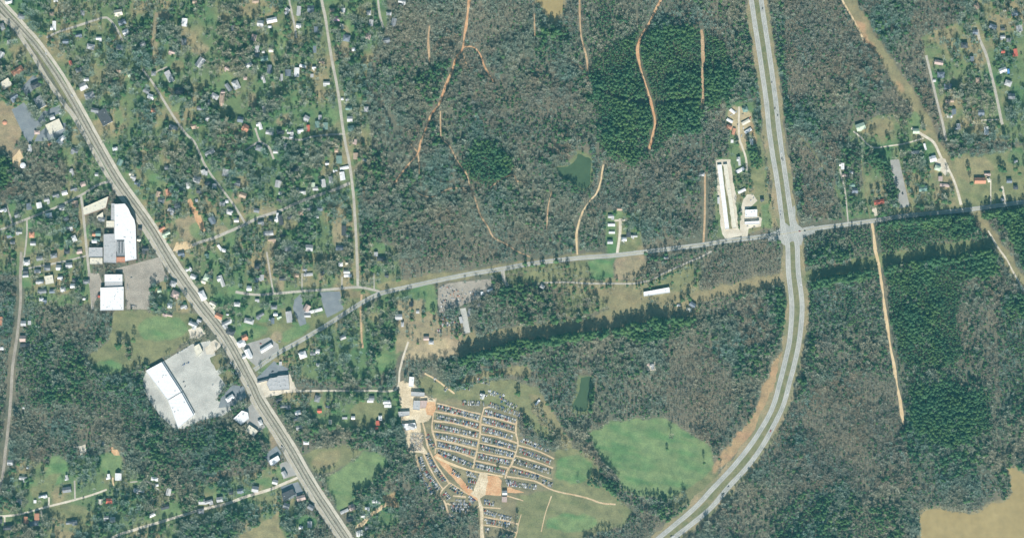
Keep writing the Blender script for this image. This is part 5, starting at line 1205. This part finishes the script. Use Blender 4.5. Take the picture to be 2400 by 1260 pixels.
for ra, rb in (((690, 92), (980, 180)), ((672, 168), (970, 250)), ((668, 250), (955, 332)), ((660, 340), (985, 425)), ((645, 418), (965, 497)), ((630, 500), (930, 568)), ((600, 585), (885, 655))): row(ra, rb, 3.1, blk=nth(SM))
for ra, rb in (((1015, 345), (1300, 455)), ((1010, 445), (1310, 560)), ((960, 545), (1305, 650)), ((925, 635), (1200, 705)), ((1210, 725), (1320, 775))): row(ra, rb, 3.1, .18, blk=nth(SE_))
row((720, 20), (1020, 120), 3.2, .22, blk='loose northern row'); row((470, 10), (700, 20), 3.2, .35, blk='loose northern row')
for ra, rb in (((90, 500), (135, 640)), ((135, 640), (275, 815)), ((160, 480), (230, 620)), ((230, 620), (330, 745)), ((60, 620), (140, 760)), ((140, 760), (230, 860))): row(ra, rb, 2.9, .12, blk='curved western rows')
for ra, rb in (((370, 780), (490, 860)), ((315, 840), (370, 905)), ((370, 950), (560, 960)), ((380, 990), (540, 1010)), ((420, 920), (530, 925)), ((280, 960), (310, 1000)), ((350, 1040), (420, 1080)), ((380, 1120), (440, 1140)), ((385, 640), (470, 690)), ((520, 660), (640, 690)), ((530, 720), (625, 740)), ((520, 780), (590, 790)), ((540, 880), (600, 930))): row(ra, rb, 3.1, .15, blk='southern clump')
for ra, rb in (((680, 920), (790, 945)), ((680, 1010), (800, 1045)), ((800, 1050), (940, 1085)), ((690, 1100), (930, 1140)), ((690, 1180), (740, 1190)), ((820, 1230), (960, 1250)), ((890, 755), (1180, 790)), ((885, 735), (1030, 770))): row(ra, rb, 3.0, .15, blk='southern rows')
for ra, rb in (((440, -150), (560, -120)), ((620, -200), (740, -170)), ((640, -55), (720, -40)), ((210, -195), (250, -200)), ((320, -130), (350, -100)), ((720, -90), (880, -40)), ((830, -20), (1000, 60)), ((160, 310), (230, 440))): row(ra, rb, 3.0, .25, blk='loose northern row')
for ra, rb in (((270, -790), (470, -845)), ((280, -740), (430, -790)), ((270, -700), (440, -730)), ((250, -650), (300, -640))):
    row((ra[0], ra[1] + 0), rb, 2.6, .3, blk='roadside scrap yard')
# the roadside scrap yard is north of the salvage yard: shift those rows to it
WC = ['white'] * 14 + ['silver'] * 22 + ['grey'] * 30 + ['black'] * 16 + ['red'] * 7 + ['blue'] * 7 + ['tan'] * 8 + ['green'] * 4
def wz(x, y):
    l = level[int(np.clip(y + MARG, 0, GH - 1)), int(np.clip(x + MARG, 0, GW - 1))]
    return 0.0 if l == 0 else 0.05 + 0.045 * (l - 1)
vr.shuffle(wrecks)
rest = []; 
for i, (x, y, a, blk) in enumerate(wrecks):
    if y < -20 or y > 1275: continue
    k = vr.choice(WC); t = 'pickup' if vr.random() < .2 else 'saloon'
    if i < 300:
        o = link('scrapped_car', CM[(k, t)], None, W(x, y, wz(x, y)), R(a))
        where = 'at the roadside scrap yard' if 'roadside' in blk else 'in the %s of the salvage yard' % blk
        tag(o, '%s scrapped %s %s' % (k, 'pickup' if t == 'pickup' else 'car', where), 'car', '%s scrapped %ss, %s' % (k, 'pickup' if t == 'pickup' else 'car', blk))
    else: rest.append((x, y, a, k, t))
mb_v, mb_f, mb_m = [], [], []; names = list(CARCOL)
for x, y, a, k, t in rest:
    me = CM[(k, t)]; n0 = len(mb_v); ca, sa = math.cos(R(a)), math.sin(R(a)); X0, Y0, _ = W(x, y); z0 = wz(x, y)
    for v in me.vertices: mb_v.append((X0 + v.co.x * ca - v.co.y * sa, Y0 + v.co.x * sa + v.co.y * ca, z0 + v.co.z))
    for p_ in me.polygons:
        mb_f.append(tuple(n0 + j for j in p_.vertices)); mb_m.append(names.index(k) if p_.material_index == 0 else len(names) + p_.material_index - 1)
o = link('scrapped_cars', mesh('scrapped_cars', mb_v, mb_f, [M['car_' + k] for k in names] + [M['glass'], M['tyre']], mb_m))
tag(o, 'hundreds more scrapped cars parked nose to nose in the salvage yard', 'scrapped cars', kind='stuff')
# parts heap and junk
jb = MB()
for _ in range(420):
    x, y = vr.uniform(0, 1), vr.uniform(0, 1); q = TP(960, 940, [(10 + 125 * x - 20 * y, 290 + 165 * y)])[0]
    X0, Y0, _z = W(*q); jb.box(X0, Y0, wz(*q), vr.uniform(.6, 2.2), vr.uniform(.5, 1.6), vr.uniform(.4, 1.6), vr.uniform(0, 3), vr.randrange(4))
o = link('scrap_heap', jb.build('scrap_heap', [M['roof_L'], M['roof_C'], M['roof_G'], M['roof_T']])); tag(o, 'pale heap of car parts along the salvage yard spine', 'scrap heap', kind='stuff')
jb = MB()
for _ in range(260):
    q = (vr.uniform(1030, 1150), vr.uniform(656, 735))
    sl, m = polymask([(1030, 672), (1060, 664), (1070, 676), (1148, 676), (1110, 700), (1060, 722), (1032, 735)], False)
    if not m[int(q[1] + MARG) - sl[0].start, int(q[0] + MARG) - sl[1].start]: continue
    if 1078 < q[0] < 1145 and 660 < q[1] < 682 and vr.random() < .8: continue
    X0, Y0, _z = W(*q); jb.box(X0, Y0, wz(*q), vr.uniform(1, 4.6), vr.uniform(1, 2), vr.uniform(.6, 1.8), vr.uniform(0, 3), vr.randrange(6))
o = link('scrap_pile', jb.build('scrap_pile', [M['roof_L'], M['roof_W'], M['roof_G'], M['roof_D'], M['roof_O'], M['roof_B']])); tag(o, 'jumble of scrap on the gravel lot by the county road', 'scrap heap', kind='stuff')

# ================================================================== TREES
def bare_proto(seed):
    r = random.Random(seed); H = r.uniform(14, 18); rad = r.uniform(3.6, 4.6)
    tr = MB(); tw = MB()
    tr.cone((0, 0, 0), (0, 0, H * .42), .34, .24, 6); tr.cone((0, 0, H * .42), (r.uniform(-.5, .5), r.uniform(-.5, .5), H * .8), .24, .10, 5)
    for k in range(8):
        a = 2 * math.pi * k / 8 + r.uniform(-.4, .4); z0 = H * r.uniform(.32, .6); rr = rad * r.uniform(.55, .9)
        e = Vector((rr * math.cos(a), rr * math.sin(a), z0 + r.uniform(2.5, 5))); tr.cone((0, 0, z0), e, .15, .06, 4)
        for j in range(9):
            p = Vector((0, 0, z0)).lerp(e, r.uniform(.35, 1)); a2 = a + r.uniform(-1.5, 1.5); l = r.uniform(1.2, 2.6)
            q = p + Vector((l * math.cos(a2), l * math.sin(a2), r.uniform(.5, 2.2))); wv = (q - p).cross(Vector((r.uniform(-1, 1), r.uniform(-1, 1), 1.6))).normalized() * r.uniform(.14, .30)
            m_ = p.lerp(q, .55)
            tw.add([p, m_ + wv, q, m_ - wv], [(0, 1, 2, 3)])
    for j in range(18):
        a = r.uniform(0, 6.28); rr = rad * math.sqrt(r.random()) * .6; p = Vector((rr * math.cos(a) * .5, rr * math.sin(a) * .5, H * r.uniform(.62, .8)))
        q = p + Vector((math.cos(a) * r.uniform(.5, 2), math.sin(a) * r.uniform(.5, 2), r.uniform(1, 2.5))); wv = (q - p).cross(Vector((r.uniform(-1, 1), r.uniform(-1, 1), 1))).normalized() * .2
        m_ = p.lerp(q, .5); tw.add([p, m_ + wv, q, m_ - wv], [(0, 1, 2, 3)])
    return tr, tw
def leaf_proto(seed, pine):
    r = random.Random(seed); H = r.uniform(16, 20) if pine else r.uniform(9.5, 12); rad = r.uniform(2.7, 3.4) if pine else r.uniform(3.0, 3.9)
    tr = MB(); cr = MB()
    tr.cone((0, 0, 0), (0, 0, H * .5), .28, .2, 6); tr.cone((0, 0, H * .5), (0, 0, H * .93), .2, .06, 5)
    z0 = H * (r.uniform(.40, .5) if pine else .22)
    for k in range(7):
        a = 2.4 * k; z = z0 + (H - z0) * k / 9; l = rad * .6
        tr.cone((0, 0, z), (l * math.cos(a), l * math.sin(a), z + .5), .09, .03, 3)
    lobes = [(r.uniform(0, 6.28), r.uniform(.25, .7)) for _ in range(6)]
    n = 120 if pine else 130
    for k in range(n):
        t = r.random() ** .8
        if pine: prof = math.sqrt(max(0.02, 1 - (1.75 * t - .72) ** 2))
        else: prof = math.sqrt(max(0, 1 - (2 * t - .85) ** 2 / 1.35))
        a = r.uniform(0, 6.28); bump = 1 + .25 * math.sin(3 * a + seed) * (1 if not pine else .6)
        rr = rad * prof * bump * (.45 + .6 * r.random() ** .5)
        p = Vector((rr * math.cos(a), rr * math.sin(a), z0 + (H - z0) * t)); s = r.uniform(.55, 1.05) * (1.0 if pine else 1.15)
        nrm = Vector((math.cos(a) * r.uniform(.1, 1), math.sin(a) * r.uniform(.1, 1), r.uniform(.35, 1.2))).normalized(); u = nrm.orthogonal().normalized(); v = nrm.cross(u)
        th = r.uniform(0, 6.28); u2 = u * math.cos(th) + v * math.sin(th); v2 = nrm.cross(u2)
        cr.add([p - u2 * s, p - v2 * s * .55 + nrm * .15, p + u2 * s, p + v2 * s * .55 - nrm * .1], [(0, 1, 2, 3)])
    return tr, cr
protos = {'bare': [bare_proto(s) for s in range(6)], 'pine': [leaf_proto(s + 40, True) for s in range(4)], 'leafy': [leaf_proto(s + 80, False) for s in range(4)]}
protos['young'] = [bare_proto(s + 20) for s in range(4)]
CMAT = {'young': M['brown_twigs'], 'bare': M['twigs'], 'pine': M['needles'], 'leafy': M['leaves']}
coll = {}; pm = {}
for k, L in protos.items():
    cc = bpy.data.collections.new('kinds_of_%s_tree' % k); coll[k] = cc; pm[k] = []
    for tr, cr in L:
        j = MB(); j.add(tr.v, tr.f, 1 if k not in ('bare', 'young') else 0); j.add(cr.v, cr.f, 0)
        ob = bpy.data.objects.new('tree', j.build('tree', [CMAT[k], M['bark']])); cc.objects.link(ob)
        pm[k].append((tr.build('trunk', CMAT[k] if k in ('bare', 'young') else M['bark']), cr.build('crown', CMAT[k])))

S0 = 4.25
mx = MARG - 40
cols_ = int((2400 + 2 * mx) / S0); rows_ = int((1260 + 2 * mx) / S0)
jx, jy = np.meshgrid(np.arange(cols_), np.arange(rows_))
tx = (-mx + (jx + 0.5 + rng.uniform(-.46, .46, jx.shape)) * S0).ravel(); ty = (-mx + (jy + 0.5 + rng.uniform(-.46, .46, jx.shape)) * S0).ravel()
ii = (ty + MARG).astype(int); jj = (tx + MARG).astype(int)
kd = kind[ii, jj]; kp = keep[ii, jj]
dens = fbm(tx, ty, 38, 201, 3); grn = fbm(tx, ty, 60, 211, 4); pin = fbm(tx, ty, 26, 221, 3)
u = rng.random(tx.shape); u2 = rng.random(tx.shape)
gd = np.clip((dens - 0.38) / 0.22, 0, 1); big = np.clip((fbm(tx, ty, 70, 231, 3) - .36) / .28, 0, 1)
pf = blur(blur((kind == 3).astype(np.float32), 16), 10)[ii, jj]
p_keep = np.select([kd == 1, kd == 2, kd == 3, kd == 4, kd == 5, kd == 6, kd == 7, kd == 8], [0.36 + 0.40 * gd, 0.60 + 0.25 * gd, 0.80 + 0.12 * gd, 0.55 + 0.2 * gd, 0.06 + 0.43 * gd, 0.018 + 0.095 * gd, .95 + 0 * gd, .02 + .20 * gd], 0)
ok = (u < p_keep) & ~kp
tx, ty, kd, grn, pin, u2, dens, big, pf = [q[ok] for q in (tx, ty, kd, grn, pin, u2, dens, big, pf)]
gp = np.clip((grn - 0.46) / 0.2, 0, 1); pp = np.clip((pin - 0.45) / 0.2, 0, 1)
ppine = np.select([kd == 1, kd == 2, kd == 3, kd == 4, kd == 7, kd >= 5], [.03 + .18 * pp * gp, .02 + .05 * gp * pp, .86 + .12 * pp, .22 + .5 * pp, .70 + 0 * pp, 0.05 + .17 * pp])
ppine = np.where(kd <= 4, np.maximum(ppine, pf * (.45 + .45 * pp)), ppine); ppine = np.where(kd == 3, ppine * np.clip(.30 + .9 * pf, 0, 1), ppine)
pleaf = np.select([kd == 1, kd == 2, kd == 3, kd == 4, kd >= 5], [.06 + .30 * gp, .05 + .10 * gp, .07 + 0 * pp, .14 + .12 * gp, .10 + .26 * gp])
tk = np.where(u2 < ppine, 1, np.where(u2 < ppine + pleaf, 2, 0))
brn = fbm(tx, ty, 110, 241, 3)
tk = np.where((tk == 0) & (((kd == 2) & (tx > 1500) & (rng.random(tx.shape) < .75)) | ((kd == 1) & (rng.random(tx.shape) < np.clip((brn - .50) / .14, 0, .7)))), 3, tk)
sc = rng.uniform(.54, 1.10, tx.shape) * (.78 + .56 * big)
sc = np.where(kd == 2, sc * .72, sc); sc = np.where((kd == 5) & (tk == 0), sc * rng.uniform(1.1, 1.55, tx.shape), sc); sc = np.where(kd == 7, sc * rng.uniform(.8, 1.25, tx.shape), sc)
sc = np.where((kd >= 5) & (tk == 1), sc * rng.uniform(1.0, 1.6, tx.shape), sc); sc = np.where((kd >= 5) & (tk == 2), sc * rng.uniform(.8, 1.6, tx.shape), sc)
sc = np.where((kd < 5) & (tk == 2), sc * .85, sc)
sc = np.minimum(sc, 1.75)
KNAME = ['bare', 'pine', 'leafy', 'young']; LABEL = {'young': 'bare brown young tree', 'bare': 'bare grey deciduous tree', 'pine': 'dark pine tree', 'leafy': 'green round-crowned evergreen tree'}
OBN = {'young': 'young_tree', 'bare': 'bare_tree', 'pine': 'pine_tree', 'leafy': 'evergreen_tree'}
def plant(k, x, y, s, var, label, group=None, rz=None):
    tr, cr = pm[k][var % len(pm[k])]
    o = link(OBN[k], tr, None, W(x, y), 0); o.rotation_euler = (0, 0, rng.uniform(0, 6.28) if rz is None else rz); o.scale = (s, s, s * (1 if k != 'pine' else 1 / max(1, s / 1.4)))
    link('crown', cr, o)
    tag(o, label, 'tree', group)
HX = np.array([q['px'] for q in records]); HY = np.array([q['py'] for q in records])
TL = {'bare': 'bare grey tree', 'pine': 'dark pine', 'leafy': 'green evergreen'}
used_labels = set()
def tree_label(k, x, y, s):
    size = {'bare': (1.05, 1.3), 'pine': (1.25, 1.5), 'leafy': (0.95, 1.25)}[k]
    sz = 'small' if s < size[0] else ('tall' if s > size[1] else 'mid-sized')
    dd = np.hypot(HX - x, HY - y); best = None; lb = None
    lab_free = None
    for h in np.argsort(dd)[:18]:
        if dd[h] > 120: break
        a = math.degrees(math.atan2(HY[h] - y, x - HX[h])) % 360
        dr = ['east', 'northeast', 'north', 'northwest', 'west', 'southwest', 'south', 'southeast'][int((a + 22.5) // 45) % 8]
        lb = '%s %s %s of %s' % (sz, TL[k], ('just ' if dd[h] < 18 else 'well ' if dd[h] > 45 else '') + dr, records[h]['label'])
        if len(lb.split()) <= 16:
            if best is None: best = lb
            if lb not in used_labels: break
    if lb and lb not in used_labels and len(lb.split()) <= 16: pass
    elif best: lb = best
    else: lb = '%s %s standing %s' % (sz, LABEL[k], zone(x, y))
    used_labels.add(lb)
    return lb
sl_x = np.array([q[0] for q in SOLO]); sl_y = np.array([q[1] for q in SOLO])
far = np.ones(tx.shape, bool)
for x, y, k, s in SOLO: far &= np.hypot(tx - x, ty - y) > 3.2 * s + 1.5
tx, ty, kd, tk, sc = tx[far], ty[far], kd[far], tk[far], sc[far]
for i, (x, y, k, s) in enumerate(SOLO): plant(k, x, y, s, i, None)
solo_objs = [o for o in C.objects if o.name.split('.')[0] in OBN.values()]
sg = {}
for o, (x, y, k, s) in zip(solo_objs, SOLO):
    big = 'tall ' if s > 1.55 else ('small ' if s < 1.15 else '')
    zn = 'in the green pasture' if 1390 < x < 1665 and 985 < y < 1160 else 'in the meadow below the warehouse' if 220 < x < 320 and 780 < y < 830 else 'along the south side of the county road' if 1200 < x < 1340 and 600 < y < 630 else zone(x, y)
    sg.setdefault((big + LABEL[k], zn), []).append((x, o))
for (lb, zn), L in sg.items():
    L.sort(key=lambda q: q[0])
    for i, (x, o) in enumerate(L):
        n = len(L); pos = '' if n == 1 else (('western ', 'eastern ')[i] if n == 2 else ('westernmost ' if i == 0 else 'easternmost ' if i == n - 1 else 'middle ' if n == 3 else ORD[i] + ' from west, '))
        o['label'] = ('%s standing %s, %s' % (lb, zn, pos.rstrip(', '))) if 'from west' in pos else '%s%s standing %s' % (pos, lb, zn)
        o['group'] = 'single trees ' + zn
# the 300 of each kind that show largest stand as trees of their own
inframe = (tx > 4) & (tx < 2396) & (ty > 4) & (ty < 1256)
single = np.zeros(tx.shape, bool)
for t, k in enumerate(KNAME):
    n_solo = sum(1 for q in SOLO if q[2] == k)
    cand = np.where((tk == t) & inframe & ((kd == 5) | (kd == 6)))[0]
    cand = cand[np.argsort(-sc[cand])][:300 - n_solo]
    single[cand] = True
    for c_ in cand:
        zn = zone(tx[c_], ty[c_]); plant(k, tx[c_], ty[c_], float(sc[c_]), int(c_), tree_label(k, tx[c_], ty[c_], float(sc[c_])), '%ss %s' % (LABEL[k], zn))

# everything else: woods as masses, one object per wood and kind of tree
ng = bpy.data.node_groups.new('trees_on_points', 'GeometryNodeTree')
ng.interface.new_socket('Geometry', in_out='INPUT', socket_type='NodeSocketGeometry'); ng.interface.new_socket('Geometry', in_out='OUTPUT', socket_type='NodeSocketGeometry')
def make_group(k):
    ng = bpy.data.node_groups.new('%s_trees_on_points' % k, 'GeometryNodeTree')
    ng.interface.new_socket('Geometry', in_out='INPUT', socket_type='NodeSocketGeometry'); ng.interface.new_socket('Geometry', in_out='OUTPUT', socket_type='NodeSocketGeometry')
    N = ng.nodes; gi = N.new('NodeGroupInput'); go = N.new('NodeGroupOutput'); ip = N.new('GeometryNodeInstanceOnPoints'); ci = N.new('GeometryNodeCollectionInfo')
    ci.inputs['Collection'].default_value = coll[k]; ci.inputs['Separate Children'].default_value = True; ci.inputs['Reset Children'].default_value = True
    ip.inputs['Pick Instance'].default_value = True
    def attr(nm, ty_):
        a = N.new('GeometryNodeInputNamedAttribute'); a.data_type = ty_; a.inputs['Name'].default_value = nm; return a.outputs['Attribute']
    cx = N.new('ShaderNodeCombineXYZ'); er = N.new('FunctionNodeEulerToRotation')
    ng.links.new(attr('turn', 'FLOAT'), cx.inputs['Z']); ng.links.new(cx.outputs[0], er.inputs[0]); ng.links.new(er.outputs[0], ip.inputs['Rotation'])
    ng.links.new(attr('size', 'FLOAT_VECTOR'), ip.inputs['Scale']); ng.links.new(attr('variant', 'INT'), ip.inputs['Instance Index'])
    ng.links.new(gi.outputs[0], ip.inputs['Points']); ng.links.new(ci.outputs[0], ip.inputs['Instance']); ng.links.new(ip.outputs[0], go.inputs[0])
    return ng
bpy.data.node_groups.remove(ng)
NG = {k: make_group(k) for k in KNAME}
def wood_name(x, y):
    if x < rail_x(y): return 'west of the railway'
    if x < 900 or (x < 1000 and y > 640): return 'of the neighbourhood east of the railway'
    if x < 1400 and y < 630: return 'of the wood north of the county road'
    if x < 1830 and y < 590: return 'of the wood west of the highway'
    if x < 1860: return 'south of the county road'
    return 'east of the highway, north of the county road' if y < 520 else 'of the great wood in the southeast'
wn_ = np.array([wood_name(a, b_) for a, b_ in zip(tx, ty)])
for t, k in enumerate(KNAME):
    for nm in sorted(set(wn_)):
        s = (tk == t) & (wn_ == nm) & ~single
        n = int(s.sum())
        if n == 0: continue
        me = bpy.data.meshes.new('trees'); me.vertices.add(n)
        co = np.zeros((n, 3), np.float32); co[:, 0] = tx[s] - 1200; co[:, 1] = 630 - ty[s]; me.vertices.foreach_set('co', co.ravel())
        me.attributes.new('turn', 'FLOAT', 'POINT').data.foreach_set('value', rng.uniform(0, 6.28, n).astype(np.float32))
        sz = np.repeat(sc[s][:, None], 3, 1).astype(np.float32); sz[:, :2] *= rng.uniform(.9, 1.12, (n, 1)).astype(np.float32)
        me.attributes.new('size', 'FLOAT_VECTOR', 'POINT').data.foreach_set('vector', sz.ravel())
        me.attributes.new('variant', 'INT', 'POINT').data.foreach_set('value', rng.integers(0, len(protos[k]), n).astype(np.int32))
        o = link({'young': 'young_woods', 'bare': 'bare_woods', 'pine': 'pine_woods', 'leafy': 'evergreen_woods'}[k], me)
        md = o.modifiers.new('trees', 'NODES'); md.node_group = NG[k]
        tag(o, 'mass of %ss %s' % (LABEL[k], nm), 'woods', kind='stuff')
print('TREES', len(tx), 'single', int(single.sum()), 'wrecks', len(wrecks), 'houses', len(records), 'dup labels', sum(len(v) for v in labels_seen.values() if len(v) > 1), 'levels', int(level.max()))
